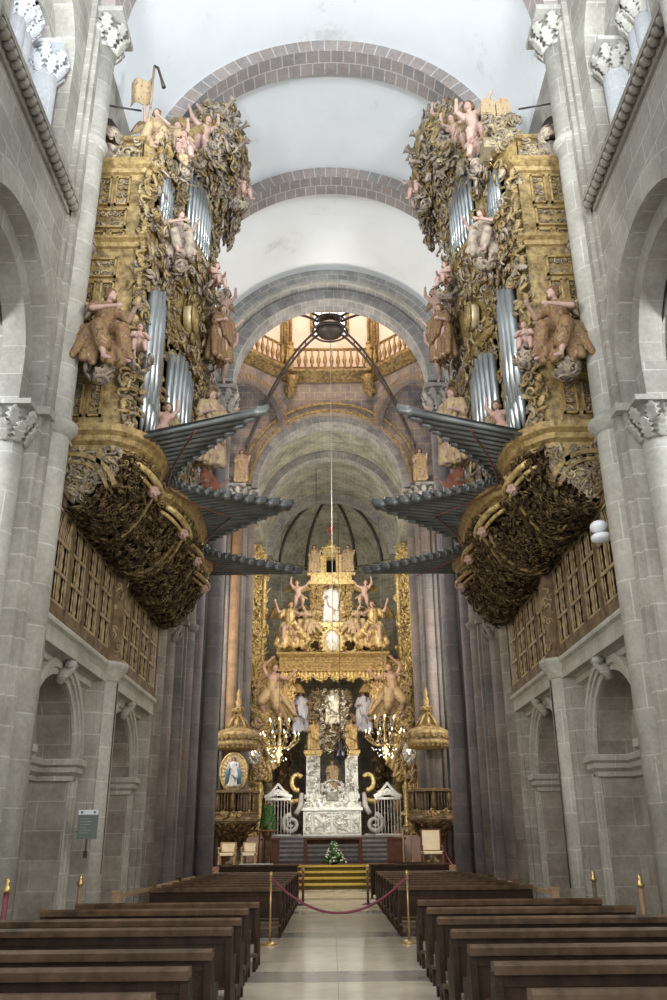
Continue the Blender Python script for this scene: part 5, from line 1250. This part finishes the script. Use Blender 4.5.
for i in range(20): a = 2 * PI * i / 20; q.inst(LEAF, frame((.03 + .58 * cos(a), 43.83, 11.4 + .76 * sin(a)), (0, -1, 0), .2, a - PI / 2))
part('frame', q, 'brightgold', rt)
# upper tower with the white pilgrim saint
rt = root('upper_tower', (0, 44.6, 12.2), 'golden upper niche tower rising above the canopy to a small turret', 'tower')
q = M()
for x in (-1.0, -.62, .6, .95): q.box(x - .14, x + .14, 44.2, 44.9, 12.3, 14.9)
q.box(-1.1, 1.1, 44.7, 44.95, 12.3, 15); part('niche_walls', q, 'gold', rt)
q = M()
for z0, z1, w in ((14.55, 14.75, 1.22), (14.75, 15.05, 1.1), (15.05, 15.2, 1.3)): q.box(-w, w, 44.0, 45, z0, z1)
part('cornice', q, 'brightgold', rt)
q = M(); q.box(-1.25, 1.25, 44.0, 45, 12.2, 12.45); part('base_slab', q, 'brightgold', rt)
q = M(); scatter(q, lambda a, b: ((lerp(-1.1, 1.1, a), 44.15, lerp(12.4, 15.0, b)), (0, -1, 0)), 150, .16, .28, rg, lambda a, b: abs(a - .5) > .22 or b > .8); part('niche_carving', q, 'gold', rt)
q = M()
for x in (-.42, .42): q.box(x - .16, x + .16, 44.2, 44.8, 15.2, 16.1)
q.box(-.6, .6, 44.1, 44.9, 16.1, 16.25); q.box(-.42, .42, 44.2, 44.8, 16.25, 16.6); q.box(-.5, .5, 44.15, 44.85, 16.6, 16.7); q.lathe([(.42, 0), (.36, .15), (.2, .3), (.14, .5), (.05, .6)], (0, 44.5, 16.7), 12); part('turret', q, 'brightgold', rt)
q = M(); q.box(-.3, .3, 44.7, 44.75, 15.2, 16.1); part('turret_niche_shade', q, 'dark', rt)  # black board gives the niche its shade
q = M()
for i in range(14): a = 2 * PI * i / 14; q.tube([(.0 + .1 * cos(a), 44.5, 17.9 + .1 * sin(a)), (.34 * cos(a), 44.5, 17.9 + .34 * sin(a))], [.04, .015], 5)
q.sphere((0, 44.5, 17.9), .16, 7); q.tube([(0, 44.5, 17.3), (0, 44.5, 17.9)], .025, 5); part('sun_finial', q, 'robered', rt, 'reddish rayed finial')
place_fig('saint', 'pilgrim_statue', (-.02, 44.25, 12.5), 2.15, 0, 'white robed pilgrim saint standing in the golden upper niche', 'statue', None, {'robe': 'robewhite'})

# chandeliers, lamps
def chandelier(x, y, z, sc, lab, cat='chandelier', grp=None, arms=10, nm='chandelier'):
    rt = root(nm, (x, y, z), lab, cat, grp)
    q = M(); q.lathe([(.02, -1.0), (.08, -.92), (.05, -.8), (.16, -.6), (.06, -.4), (.10, -.1), (.05, .1), (.13, .35), (.05, .6), (.09, .8), (.03, 1.0)], (0, 0, 0), 12); q.V[0] = q.V[0] * sc + np.array((x, y, z)); part('stem', q, 'brass', rt)
    for tier, (n, rr, zz) in enumerate(((arms, .78, -.25), (arms // 2 + 1, .45, .3))):
        for i in range(n):
            a = 2 * PI * (i + .5 * tier) / n; u = Vector((cos(a), sin(a), 0)); c = Vector((x, y, z))
            q = M(); q.tube([c + (u * rr * t) * sc + Vector((0, 0, (zz - .22 * sin(PI * t) + .15 * t) * sc)) for t in (0, .2, .4, .6, .8, 1)], .028 * sc, 5)
            e = c + u * rr * sc + Vector((0, 0, (zz + .15) * sc)); q.lathe([(.02 * sc, 0), (.08 * sc, .04 * sc), (.03 * sc, .08 * sc), (.028 * sc, .22 * sc)], e, 7); o = part('candle_arm', q, 'brass', rt)
            q = M(); q.lathe([(.022 * sc, 0), (.034 * sc, .05 * sc), (.005, .13 * sc)], e + Vector((0, 0, .22 * sc)), 6); part('candle_bulb', q, 'candle', o)
    q = M()
    for i in range(90):
        a = rg.uniform(0, 2 * PI); t = rg.uniform(-.9, .7); rr = .2 + .6 * (1 - abs(t + .1)) * rg.random()
        q.sphere((x + rr * sc * cos(a), y + rr * sc * sin(a), z + t * sc), .024 * sc, 3, 1.8)
    part('crystal_drops', q, 'crystal', rt, kind='stuff')
chandelier(-2.42, 40.0, 6.1, 1.12, 'large brass and crystal chandelier hanging left of the altar', grp='chandeliers by the altar')
chandelier(2.4, 40.0, 6.2, 1.12, 'large brass and crystal chandelier hanging right of the altar', grp='chandeliers by the altar')
for e in (-1, 1):
    x = e * 3.4 - .05; rt = root('crystal_lamp', (x, 38.6, 5.3), f'small white crystal lamp hanging beside the {SIDE[e]} pulpit canopy', 'lamp', 'crystal lamps')
    q = M()
    for i in range(80):
        a = rg.uniform(0, 2 * PI); t = rg.random(); rr = .28 * sin(PI * t) ** .7; q.sphere((x + rr * cos(a), 38.6 + rr * sin(a), 4.85 + .9 * t), .05, 3, 1.6)
    part('crystal_drops', q, 'crystal', rt, kind='stuff'); q = M(); q.tube([(x, 38.6, 5.7), (x, 38.6, 9.5)], .012, 5); part('chain', q, 'brass', rt); q = M(); q.sphere((x, 38.6, 5.35), .12, 6); part('bulb', q, 'candle', rt)
rt = root('hanging_lamp', (.38, 42, 5.6), 'black metal sanctuary lamp hanging in front of the silver altar', 'lamp')
q = M(); q.lathe([(.02, -.55), (.08, -.5), (.05, -.42), (.3, -.2), (.36, -.1), (.3, 0), (.34, .05), (.12, .25), (.2, .4), (.05, .6), (.02, .8)], (.38, 42, 5.6), 14); part('bowl', q, 'black', rt)
for i in range(8):
    a = 2 * PI * i / 8; q = M(); q.tube([(.38 + .34 * cos(a), 42 + .34 * sin(a), 5.6), (.38 + .42 * cos(a), 42 + .42 * sin(a), 5.75), (.38 + .1 * cos(a), 42 + .1 * sin(a), 6.3)], .025, 5); part('arm', q, 'black', rt)

# altar table, flowers
rt = root('celebration_table', (-.02, 39.3, .84), 'reddish wooden framed table in front of the altar steps', 'table')
q = M(); q.box(-1.28, 1.24, 39.0, 39.8, 1.8, 1.88); part('table_top', q, 'redbrown', rt)
for x in (-1.2, 1.16):
    for y in (39.06, 39.72):
        q = M(); q.box(x - .07, x + .07, y - .06, y + .06, .84, 1.8); part('leg', q, 'redbrown', rt)
q = M(); q.box(-1.2, 1.16, 39.7, 39.74, 1.62, 1.8); part('apron', q, 'redbrown', rt)
rt = root('flower_arrangement', (.02, 38.2, .84), 'cone of white flowers and green leaves on the top carpeted step', 'flowers')
q = M(); q.lathe([(.12, 0), (.2, .06), (.16, .12)], (.02, 38.2, .84), 10); part('bowl', q, 'black', rt)
q = M()
for i in range(150):
    t = rg.random() ** .8; a = rg.uniform(0, 2 * PI); rr = .42 * (1 - t) + .05; q.inst(LEAF, frame((.02 + rr * cos(a), 38.2 + rr * sin(a), .9 + .78 * t), (cos(a), sin(a), .4), .16, rg.uniform(-3, 3)))
part('foliage', q, 'leaf', rt)
for i in range(46):
    t = rg.random() ** .9; a = rg.uniform(PI * .95, PI * 2.05); rr = .45 * (1 - t) + .07; q = M(); c = (.02 + rr * cos(a), 38.2 + rr * sin(a), .9 + .8 * t); q.sphere(c, .042, 5, .8); part('bloom', q, 'petal', rt)

# pulpits
def pulpit(s):
    x, y = s * 3.88, 35.75; nm = SIDE[s]
    rt = root('pulpit', (x, y, .84), f'bronze railed pulpit attached to the {nm} choir pier', 'pulpit', 'pair of pulpits')
    q = M(); q.lathe([(.2, .84), (.4, .88), (.36, 1.0), (.2, 1.1), (.17, 1.4), (.26, 1.6), (.5, 2.05), (.85, 2.38), (.92, 2.45)], (x, y, 0), 16); part('pedestal', q, 'undercarve', rt)
    q = M()
    for i in range(40): a = rg.uniform(PI, 2 * PI); h = rg.random(); q.inst(rg.choice((LEAF, SCROLL)), frame((x + (.35 + .5 * h) * cos(a), y + (.35 + .5 * h) * sin(a), 1.75 + .62 * h), (cos(a), sin(a), -.6), .24, rg.uniform(-1, 1)))
    part('pedestal_foliage', q, 'undercarve', rt)
    q = M(); q.lathe([(.9, 2.42), (.98, 2.48), (.98, 2.56), (.9, 2.62)], (x, y, 0), 8, smooth=False); q.lathe([(.9, 2.6), (.9, 2.74), (.94, 2.76), (.94, 2.8), (.88, 2.82)], (x, y, 0), 8, smooth=False); part('parapet_base', q, 'gallwood', rt)
    q = M(); scatter(q, lambda a, b: ((x + lerp(-.5, .5, a), y - .88, 2.7 + .12 * (b - .5)), (0, -1, 0)), 16, .14, .2, rg); part('cartouche', q, 'oldgold', rt)
    q = M(); q.lathe([(.9, 3.5), (.98, 3.52), (.98, 3.6), (.88, 3.62)], (x, y, 0), 8, smooth=False); part('handrail', q, 'gallwood', rt)
    for i in range(8):
        a = 2 * PI * i / 8; q = M(); q.lathe([(.05, 2.9), (.05, 3.55)], (x + .88 * cos(a), y + .88 * sin(a), 0), 6); part('post', q, 'gallwood', rt)
    for i in range(40):
        a = 2 * PI * (i + .5) / 40; q = M(); q.lathe([(.012, 0), (.024, .2), (.012, .38), (.022, .52), (.012, .72)], (x + .86 * cos(a), y + .86 * sin(a), 2.81), 5); part('baluster', q, 'gallwood', rt)
    # sounding board
    rt = root('pulpit_canopy', (x, y, 5.3), f'gilded sounding board with tall spire above the {nm} pulpit', 'canopy', 'pulpit sounding boards')
    q = M(); q.lathe([(.55, 5.18), (.72, 5.2), (.86, 5.3), (.9, 5.42), (.84, 5.5), (.88, 5.58), (.96, 5.7), (.94, 5.78), (.7, 5.95), (.4, 6.05), (.2, 6.15)], (x, y, 0), 24); part('board', q, 'oldgold', rt)
    q = M()
    for i in range(26): a = 2 * PI * i / 26; q.inst(SCROLL if i % 2 else LEAF, frame((x + .89 * cos(a), y + .89 * sin(a), 5.62), (cos(a), sin(a), 0), .16, i)); q.inst(LEAF, frame((x + .8 * cos(a), y + .8 * sin(a), 5.28), (cos(a), sin(a), -.4), .16, PI))
    part('rim_carving', q, 'gold', rt)
    q = M(); q.lathe([(.3, 6.0), (.2, 6.2), (.24, 6.3), (.12, 6.5), (.2, 6.7), (.09, 6.95), (.14, 7.1), (.05, 7.3), (.1, 7.42), (.02, 7.65)], (x, y, 0), 12)
    for i in range(8): a = 2 * PI * i / 8; q.tube([(x + .5 * cos(a), y + .5 * sin(a), 6.0), (x + .34 * cos(a), y + .34 * sin(a), 6.3), (x + .12 * cos(a), y + .12 * sin(a), 6.55)], .05, 6); q.inst(SCROLL, frame((x + .2 * cos(a), y + .2 * sin(a), 6.75), (cos(a), sin(a), 0), .2, i))
    part('spire', q, 'gold', rt)
pulpit(-1); pulpit(1)
rt = root('oval_icon', (-3.93, 35.2, 4.3), 'oval gilded relief of a blue mantled lady on the left pulpit', 'icon')
def ell(m, rx, rz, y, n=28, th=.05): m.prism([(rx * cos(2 * PI * i / n), rz * sin(2 * PI * i / n)) for i in range(n)], lambda a, b, c: (-3.93 + a, y + c, 4.3 + b), 0, th)
q = M(); ell(q, .52, .72, 35.2); part('ground', q, 'icon', rt)
q = M(); q.tube([(-3.93 + .52 * cos(a), 35.2, 4.3 + .72 * sin(a)) for a in [2 * PI * i / 28 for i in range(29)]], .05, 6, False)
for i in range(24): a = 2 * PI * i / 24; q.tube([(-3.93 + .3 * cos(a), 35.18, 4.3 + .42 * sin(a)), (-3.93 + .5 * cos(a), 35.18, 4.3 + .7 * sin(a))], [.02, .012], 4)
part('rays', q, 'brightgold', rt)
o = place_fig('saint', 'relief', (-3.93, 35.14, 3.74), 1.12, 0, 'x', 'x', None, {'robe': 'robewhite'}); del o['label']; del o['category']
o.parent = rt; o.location = Vector((-3.93, 35.14, 3.74)) - ORG[rt]
q = M(); q.tube([(-4.05, 35.1, 4.6), (-4.14, 35.08, 4.3), (-4.16, 35.1, 3.85)], [.05, .08, .09], 7); q.tube([(-3.81, 35.1, 4.6), (-3.72, 35.08, 4.3), (-3.70, 35.1, 3.85)], [.05, .08, .09], 7); part('blue_mantle', q, 'iconblue', rt)

# chancel furniture
def armchair(x, y, z, w, h, lab):
    rt = root('armchair', (x, y, z), lab, 'chair', 'chairs below the pulpits')
    q = M(); q.box(x - w / 2, x + w / 2, y - .3, y + .3, z + .42, z + .52); part('seat', q, 'cream', rt)
    q = M(); q.box(x - w / 2 + .06, x + w / 2 - .06, y + .24, y + .3, z + .55, z + h); part('back_cushion', q, 'cream', rt, 'cream backrest')
    q = M(); q.box(x - w / 2, x + w / 2, y + .3, y + .35, z + .4, z + h + .05); part('back_frame', q, 'blond' if h < 1.1 else 'redbrown', rt)
    for e in (-1, 1):
        q = M(); q.box(x + e * w / 2 - .03, x + e * w / 2 + .03, y - .3, y + .3, z + .66, z + .72); q.box(x + e * w / 2 - .025, x + e * w / 2 + .025, y - .28, y - .22, z + .5, z + .68); part('armrest', q, 'blond' if h < 1.1 else 'redbrown', rt)
        for yy in (-.27, .3): q = M(); q.box(x + e * (w / 2 - .02) - .03, x + e * (w / 2 - .02) + .03, y + yy - .03, y + yy + .03, z, z + .5); part('leg', q, 'blond' if h < 1.1 else 'redbrown', rt)
armchair(-4.0, 34.68, .84, .62, .84, 'light wooden armchair with cream cushions under the left pulpit, outer one')
armchair(-3.18, 34.68, .84, .54, .84, 'light wooden armchair with cream cushions under the left pulpit, inner one')
armchair(3.72, 34.7, .84, .78, 1.25, 'tall celebrant chair with cream back under the right pulpit')
for e in (-1, 1):
    q = M(); x = e * 2.55 + (-.1 if e < 0 else .1); q.box(x - .36, x + .36, 38.6, 39.1, .84, 1.78); q.box(x - .42, x + .42, 38.55, 39.15, 1.78, 1.86); q.box(x - .3, x + .3, 38.57, 38.6, .95, 1.65)
    solo('lectern_cabinet', q, 'redbrown', (x, 38.85, .84), f'solid reddish wooden cabinet at the {SIDE[e]} end of the striped steps', 'cabinet', 'reddish wooden cabinets')
rt = root('side_table', (-2.72, 36.0, .84), 'small wooden side table with round top under the left pulpit', 'table')
q = M(); q.lathe([(.42, 0), (.44, .03), (.42, .06)], (-2.72, 36.0, 2.1), 18); part('table_top', q, 'redbrown', rt)
for a in (.4, 2.5, 4.6): q = M(); q.tube([(-2.72 + .3 * cos(a), 36.0 + .3 * sin(a), .84), (-2.72 + .24 * cos(a), 36.0 + .24 * sin(a), 2.1)], .03, 6); part('leg', q, 'redbrown', rt)
rt = root('lectern', (3.05, 37.7, .84), 'tall openwork wooden lectern with red book beside the celebrant chair', 'lectern')
q = M(); q.box(2.85, 3.25, 37.6, 37.8, 2.15, 2.25); part('desk', q, 'blond', rt)
for x in (2.87, 3.23):
    q = M(); q.box(x - .03, x + .03, 37.62, 37.78, .84, 2.15); part('post', q, 'brass', rt)
q = M(); q.box(2.9, 3.2, 37.62, 37.78, 2.25, 2.3); part('book', q, 'robered', rt)
rt = root('altar_plant', (-2.75, 38.4, 2.0), 'dark green leafy plant beside the left silver gate', 'plant')
q = M()
for i in range(60): a = rg.uniform(0, 2 * PI); t = rg.random(); q.inst(LEAF, frame((-2.75 + .3 * cos(a) * (1 - t * .5), 38.4 + .3 * sin(a) * (1 - t * .5), 2.3 + .8 * t), (cos(a), sin(a), .3), .26, rg.uniform(-.6, .6)))
part('foliage', q, 'leaf', rt); q = M(); q.lathe([(.16, 0), (.2, .3), (.05, .34), (.04, .5)], (-2.75, 38.4, 1.86), 10); q.box(-2.85, -2.65, 38.3, 38.5, .84, 1.86); part('stand', q, 'gallwood', rt)

# ------------------------------------------------------------------ pews
ORD = ['first', 'second', 'third', 'fourth', 'fifth', 'sixth', 'seventh', 'eighth', 'ninth', 'tenth']
def make_pew(W, label):
    # back faces the camera; local x 0 = aisle end, extends to +W
    rt = root('pew', (0, 0, 0), label, 'pew', 'pews in the nave')
    q = M(); q.box(.05, W - .05, .0, .035, .32, .80); part('backrest', q, 'wood', rt)
    q = M(); q.prism([(-.07, .80), (.09, .80), (.10, .83), (.08, .875), (-.05, .885), (-.08, .86)], lambda a, b, c: (c, a, b), 0, W); part('top_rail', q, 'pewtop', rt)
    q = M(); q.box(.05, W - .05, -.02, .0, .32, .40); q.box(.05, W - .05, -.02, 0, .72, .80); part('back_rail', q, 'wood', rt)
    q = M(); q.box(.03, W - .03, .03, .44, .42, .46); part('seat', q, 'wood', rt)
    for x0 in (0, W - .06):
        q = M(); q.prism([(-.05, 0), (.12, 0), (.10, .08), (.16, .14), (.34, .12), (.40, 0), (.48, 0), (.46, .16), (.41, .3), (.46, .44), (.5, .5), (.44, .58), (.30, .56), (.2, .62), (.12, .80), (-.04, .82), (-.05, .5)], lambda a, b, c: (c, a, b), x0, x0 + .06); part('end_panel', q, 'wood', rt)
        q = M(); q.prism([(-.36, 0), (-.30, 0), (-.26, .1), (-.05, .12), (-.05, .2), (-.28, .22), (-.38, .14)], lambda a, b, c: (c, a, b), x0, x0 + .05); part('kneeler_bracket', q, 'wood', rt)
    q = M(); q.box(.0, W, -.40, -.22, .19, .225); part('kneeler', q, 'pewtop', rt)
    q = M(); q.box(W / 2 - .03, W / 2 + .03, 0, .42, 0, .42); part('centre_leg', q, 'wood', rt)
    return rt
pewA = make_pew(2.95, ''); used = [False]
def put_pew(s, x, y, W, label):
    if not used[0]: o = pewA; used[0] = True; o.location = (x, y, 0); o['label'] = label; 
    else: o = copytree(pewA, (x, y, 0), label)
    o.scale = (s * W / 2.95, 1, 1)
LROW = [(5.75, 1.13, 3.0), (6.9, 1.09, 3.0), (8.0, 1.07, 3.0), (10.0, 1.12, 3.0), (11.15, 1.14, 3.0), (12.75, 1.2, 2.8), (14.0, 1.16, 2.72)]
RROW = [(5.77, 1.10, 2.9), (7.02, 1.10, 2.9), (8.14, 1.09, 2.9), (9.52, 1.12, 2.9), (11.05, 1.16, 2.85), (12.6, 1.2, 2.78), (14.2, 1.22, 2.78)]
for s, rows in ((-1, LROW), (1, RROW)):
    for i, (y, x, W) in enumerate(rows):
        put_pew(s, s * x, y, W, f'dark wooden pew {SIDE[s]} of the aisle, {"nearest the viewer" if i == 0 else ORD[i] + " from the viewer"} in the front block')
    for i in range(8):
        y = 18.6 + 1.3 * i
        put_pew(s, s * (1.07 if s < 0 else 1.24), y, 2.62 if s < 0 else 2.68, f'dark wooden pew {SIDE[s]} of the aisle, {ORD[i]} row of the far block beyond the rope')
for s in (-1, 1):
    rt = root('kneeler_screen', (s * 2.4, 30.3, 0), f'long dark wooden front desk ending the {SIDE[s]} pews near the chancel', 'screen', 'front desks of the pews')
    q = M(); q.box(s * 1.2, s * 3.75, 30.3, 30.36, .1, .98); part('panel', q, 'wood', rt); q = M(); q.box(s * 1.15, s * 3.8, 30.2, 30.5, .98, 1.03); part('ledge', q, 'pewtop', rt)
    for x in (1.2, 3.7): q = M(); q.box(s * x, s * (x + .06), 30.2, 30.6, 0, 1.0); part('end_panel', q, 'wood', rt)
    q = M(); q.box(s * 2.0, s * 3.1, 30.3, 30.45, 1.03, 1.06); part('paper_strip', q, 'signwhite' if s < 0 else 'wood', rt)
# pale barrier rails along the wall side of the far pews
for s in (-1, 1):
    rt = root('barrier_rail', (s * 4.0, 18.0, 0), f'light wooden barrier rail beside the far pews on the {SIDE[s]}', 'barrier', 'wooden barriers')
    for y in (17.2, 20.5, 24.0, 28.0): q = M(); q.box(s * 4.02 - .07, s * 4.02 + .07, y - .07, y + .07, 0, .86); q.box(s * 4.02 - .09, s * 4.02 + .09, y - .09, y + .09, .86, .9); part('post', q, 'blond' if y < 18 else 'gallwood', rt)
    for z in (.8, .55): q = M(); q.box(s * 4.02 - .025, s * 4.02 + .025, 17.2, 28, z - .04, z + .03); part('rail', q, 'blond' if z > .7 else 'gallwood', rt)

# stanchions and ropes
def stanchion(x, y, h, lab, kind='brass'):
    rt = root('rope_stanchion', (x, y, 0), lab, 'stanchion', 'rope stanchions')
    q = M(); q.lathe([(.17, 0), (.17, .02), (.12, .04), (.03, .06)], (x, y, 0), 16); part('base', q, 'brass' if kind == 'brass' else 'iron', rt)
    r = .018 if kind == 'brass' else .036
    q = M(); q.lathe([(r, .05), (r, h - .1)], (x, y, 0), 10); part('post', q, {'brass': 'brass', 'maroon': 'maroon', 'wood': 'gallwood', 'pale': 'tan'}[kind], rt)
    q = M(); q.lathe([(r * 1.3, h - .12), (r * 1.8, h - .09), (r * 1.1, h - .06), (.036, h - .02), (.036, h + .02), (.01, h + .045)], (x, y, 0), 12); part('finial', q, 'brass', rt)
stanchion(-1.19, 17.1, 1.16, 'slim brass stanchion at the left side of the aisle, holding the low magenta rope')
stanchion(1.32, 17.2, 1.16, 'slim brass stanchion at the right side of the aisle, holding the low magenta rope')
stanchion(-.92, 27.4, 1.02, 'dark post at the far left of the aisle before the yellow steps', 'maroon')
stanchion(.98, 27.4, 1.02, 'dark post at the far right of the aisle before the yellow steps', 'wood')
stanchion(-4.0, 11.3, 1.28, 'maroon post with brass ball at the left edge beside the large pier', 'maroon')
stanchion(-4.12, 15.0, 1.2, 'pale post with brass ball before the nearer blind arch on the left', 'pale')
stanchion(4.15, 15.0, 1.2, 'brown post with brass ball before the nearer blind arch on the right', 'wood')
stanchion(4.1, 12.6, 1.22, 'pale post with brass ball beside the large right pier', 'pale')
def rope(p, q_, sag, lab, m='rope', r=.022):
    p = Vector(p); q_ = Vector(q_); q = M()
    pts = [p.lerp(q_, t) + Vector((0, 0, -sag * 4 * t * (1 - t))) for t in [i / 20 for i in range(21)]]
    q.tube(pts, r, 8); q.sphere(p, r * 1.6, 5); q.sphere(q_, r * 1.6, 5)
    solo('barrier_rope', q, m, p, lab, 'rope')
rope((-1.17, 17.1, 1.08), (1.30, 17.2, 1.08), .58, 'magenta rope sagging low across the centre aisle')
rope((-4.1, 28.0, .95), (-3.75, 30.3, 1.0), .12, 'short dark red rope at the far end of the left barrier')
rope((4.1, 28.0, .95), (4.3, 35.5, 1.3), .3, 'dark red rope from the right barrier to the choir pier')

# information board on its stand
rt = root('information_board', (-4.25, 15.6, 1.5), 'small grey green information board with white header fixed to the left wall', 'sign')
bx, by = -4.25, 15.6
q = M(); q.box(bx - .17, bx + .17, by - .012, by + .012, 1.78, 2.25); part('board', q, 'board', rt)
q = M(); q.box(bx - .17, bx + .17, by - .016, by + .014, 2.17, 2.25); part('header', q, 'signwhite', rt, 'white header strip')
q = M()
for x in (-.11, .11): q.tube([(bx + x, by - .017, 2.21), (bx + x, by - .021, 2.21)], .022, 12)
part('pictogram', q, 'board', rt)
q = M()
for i, w in enumerate((.16, .2, .18, .12, .19, .15)): q.box(bx - .13, bx - .13 + w, by - .0155, by - .01, 2.1 - .045 * i, 2.108 - .045 * i)
part('text_lines', q, 'textgrey', rt)
q = M(); q.tube([(bx, by + .02, 1.5), (bx, by + .02, 1.85)], .014, 6); q.box(bx - .03, bx + .03, by, by + .04, 1.48, 1.6); q.tube([(bx, by + .02, 1.9), (bx - .2, by + .02, 1.9)], .012, 5); part('wall_bracket', q, 'iron', rt)
# loudspeaker in front of the right gallery screen
rt = root('loudspeaker', (4.25, 12.95, 6.15), 'white rounded loudspeaker fixed to the right gallery by the large pier', 'loudspeaker')
q = M(); q.sphere((4.18, 12.6, 6.28), .13, 8, .8, 1.1, 1.3); q.sphere((4.2, 12.6, 6.1), .14, 8, .6, 1.2, 1.3); part('housing', q, 'plastic', rt)
q = M(); q.tube([(4.2, 12.6, 6.2), (4.45, 12.8, 6.2)], .03, 6); part('bracket', q, 'iron', rt)
q = M(); q.tube([(4.22, 16.72, 4.6), (4.22, 16.72, 3.4), (4.2, 16.7, 2.0), (4.2, 16.7, .9)], .014, 5); solo('wall_cable', q, 'iron', (4.22, 16.72, 4.6), 'thin dark cable running down the pier under the right organ', 'cable')
q = M(); q.tube([(-4.22, 16.72, 4.6), (-4.24, 16.74, 1.2)], .012, 5); solo('wall_cable', q, 'iron', (-4.22, 16.72, 4.6), 'thin dark cable running down the pier under the left organ', 'cable')

# ------------------------------------------------------------------ light
def light(name, kind, loc, energy, col=(1, 1, 1), size=.5, tgt=None, spot=None):
    l = bpy.data.lights.new(name, kind); l.energy = energy; l.color = col
    if kind == 'AREA': l.size = size
    elif kind == 'SPOT': l.shadow_soft_size = size; l.spot_size = spot or R(80); l.spot_blend = .8
    else: l.shadow_soft_size = size
    o = bpy.data.objects.new(name, l); C.objects.link(o); o.location = loc
    if tgt: o.rotation_euler = (Vector(tgt) - Vector(loc)).to_track_quat('-Z', 'Y').to_euler()
    return o
cool = (.86, .93, 1.0); warm = (1, .80, .55); neut = (1, .95, .88)
for s in (-1, 1):
    light('added_fill_spot', 'SPOT', (s * 3.9, 7.7, 12.3), 2300, cool, .5, (-s * 1.5, 14, 21.4), R(120))  # added spot without a fixture, brightens the nave vault
    light('added_fill_spot', 'SPOT', (s * 3.9, 3.15, 12.3), 1700, cool, .5, (s * 4.4, 12, 16), R(100))  # added spot that lifts the upper walls
    light('added_fill_spot', 'SPOT', (-s * 3.9, 5.5, 9.0), 2600, (1, .93, .83), .5, (s * 3.2, 15, 12), R(50))  # added spot aimed across at the organ front
    light('added_fill_spot', 'SPOT', (-s * 3.9, 7.7, 7.2), 1250, (1, .89, .76), .6, (s * 4.6, 16.5, 2.6), R(75))  # added warm spot for the low blind arches
    light('added_fill_spot', 'SPOT', (-s * 3.9, 14.5, 4.5), 480, (1, .88, .75), .6, (s * 4.5, 21, 4.5), R(80))  # added low spot for the wall before the crossing
    light('aisle_fill_light', 'POINT', (s * 7.0, 10, 8.0), 520, cool, .5)  # added point light so that the aisle vault is lit
    light('gallery_fill_light', 'POINT', (s * 8.2, 9, 15.5), 260, cool, .8)  # added behind the gallery openings in place of window daylight
    light('gallery_fill_light', 'POINT', (s * 6.9, 19, 14.5), 350, cool, .6)  # second added gallery light, farther along
    light('vault_fill_spot', 'SPOT', (s * 2.9, 22.5, 13.5), 200, cool, .4, (0, 20.5, 21.5), R(130))  # added spot, unseen, brightens the vault plaster
    light('transept_light', 'POINT', (s * 7.6, 31.5, 10), 2600, neut, 1.2)  # point light in the transept, no fixture modelled
    light('choir_lamp', 'SPOT', (s * 3.2, 38.2, 9), 620, warm, .3, (-s * .5, 44.5, 10), R(95))
    light('altar_lamp', 'SPOT', (s * 3.0, 38.8, 5.5), 760, (1, .95, .86), .3, (0, 43.6, 4), R(70))
light('lantern_lamp', 'POINT', (0, 31.45, 28.0), 1500, (1, .84, .70), 1.2)
light('crossing_fill_light', 'POINT', (0, 29.5, 13.5), 380, (1, .93, .84), .8)  # added to lift the dark piers round the crossing
light('choir_vault_fill', 'POINT', (0, 40.8, 14.0), 560, (1, .95, .85), .6)  # added light that brightens the choir vault
light('apse_light', 'POINT', (0, 46.0, 15.2), 200, (1, .95, .85), .5)  # point light under the apse vault, without a fixture
w = bpy.data.worlds.new('World'); bpy.context.scene.world = w; w.use_nodes = True
bg = w.node_tree.nodes['Background']; bg.inputs[0].default_value = (.86, .92, 1.0, 1); bg.inputs[1].default_value = 2.15

# ------------------------------------------------------------------ camera
cd = bpy.data.cameras.new('camera'); cam = bpy.data.objects.new('camera', cd); C.objects.link(cam)
cd.sensor_fit = 'VERTICAL'; cd.sensor_height = 36; cd.sensor_width = 24; cd.lens = 30.6; cd.clip_end = 300
cam.matrix_world = Matrix.Translation((-.07, 0, 1.7)) @ Matrix.Rotation(R(-.3), 4, 'Z') @ Matrix.Rotation(R(90 + 21.92), 4, 'X') @ Matrix.Rotation(R(-.5), 4, 'Z')
sc = bpy.context.scene; sc.camera = cam
sc.view_settings.view_transform = 'Standard'; sc.view_settings.look = 'None'; sc.view_settings.gamma = 1; sc.view_settings.exposure = 0.0
sc.view_settings.use_curve_mapping = False
sc.cycles.max_bounces = 6; sc.cycles.diffuse_bounces = 4
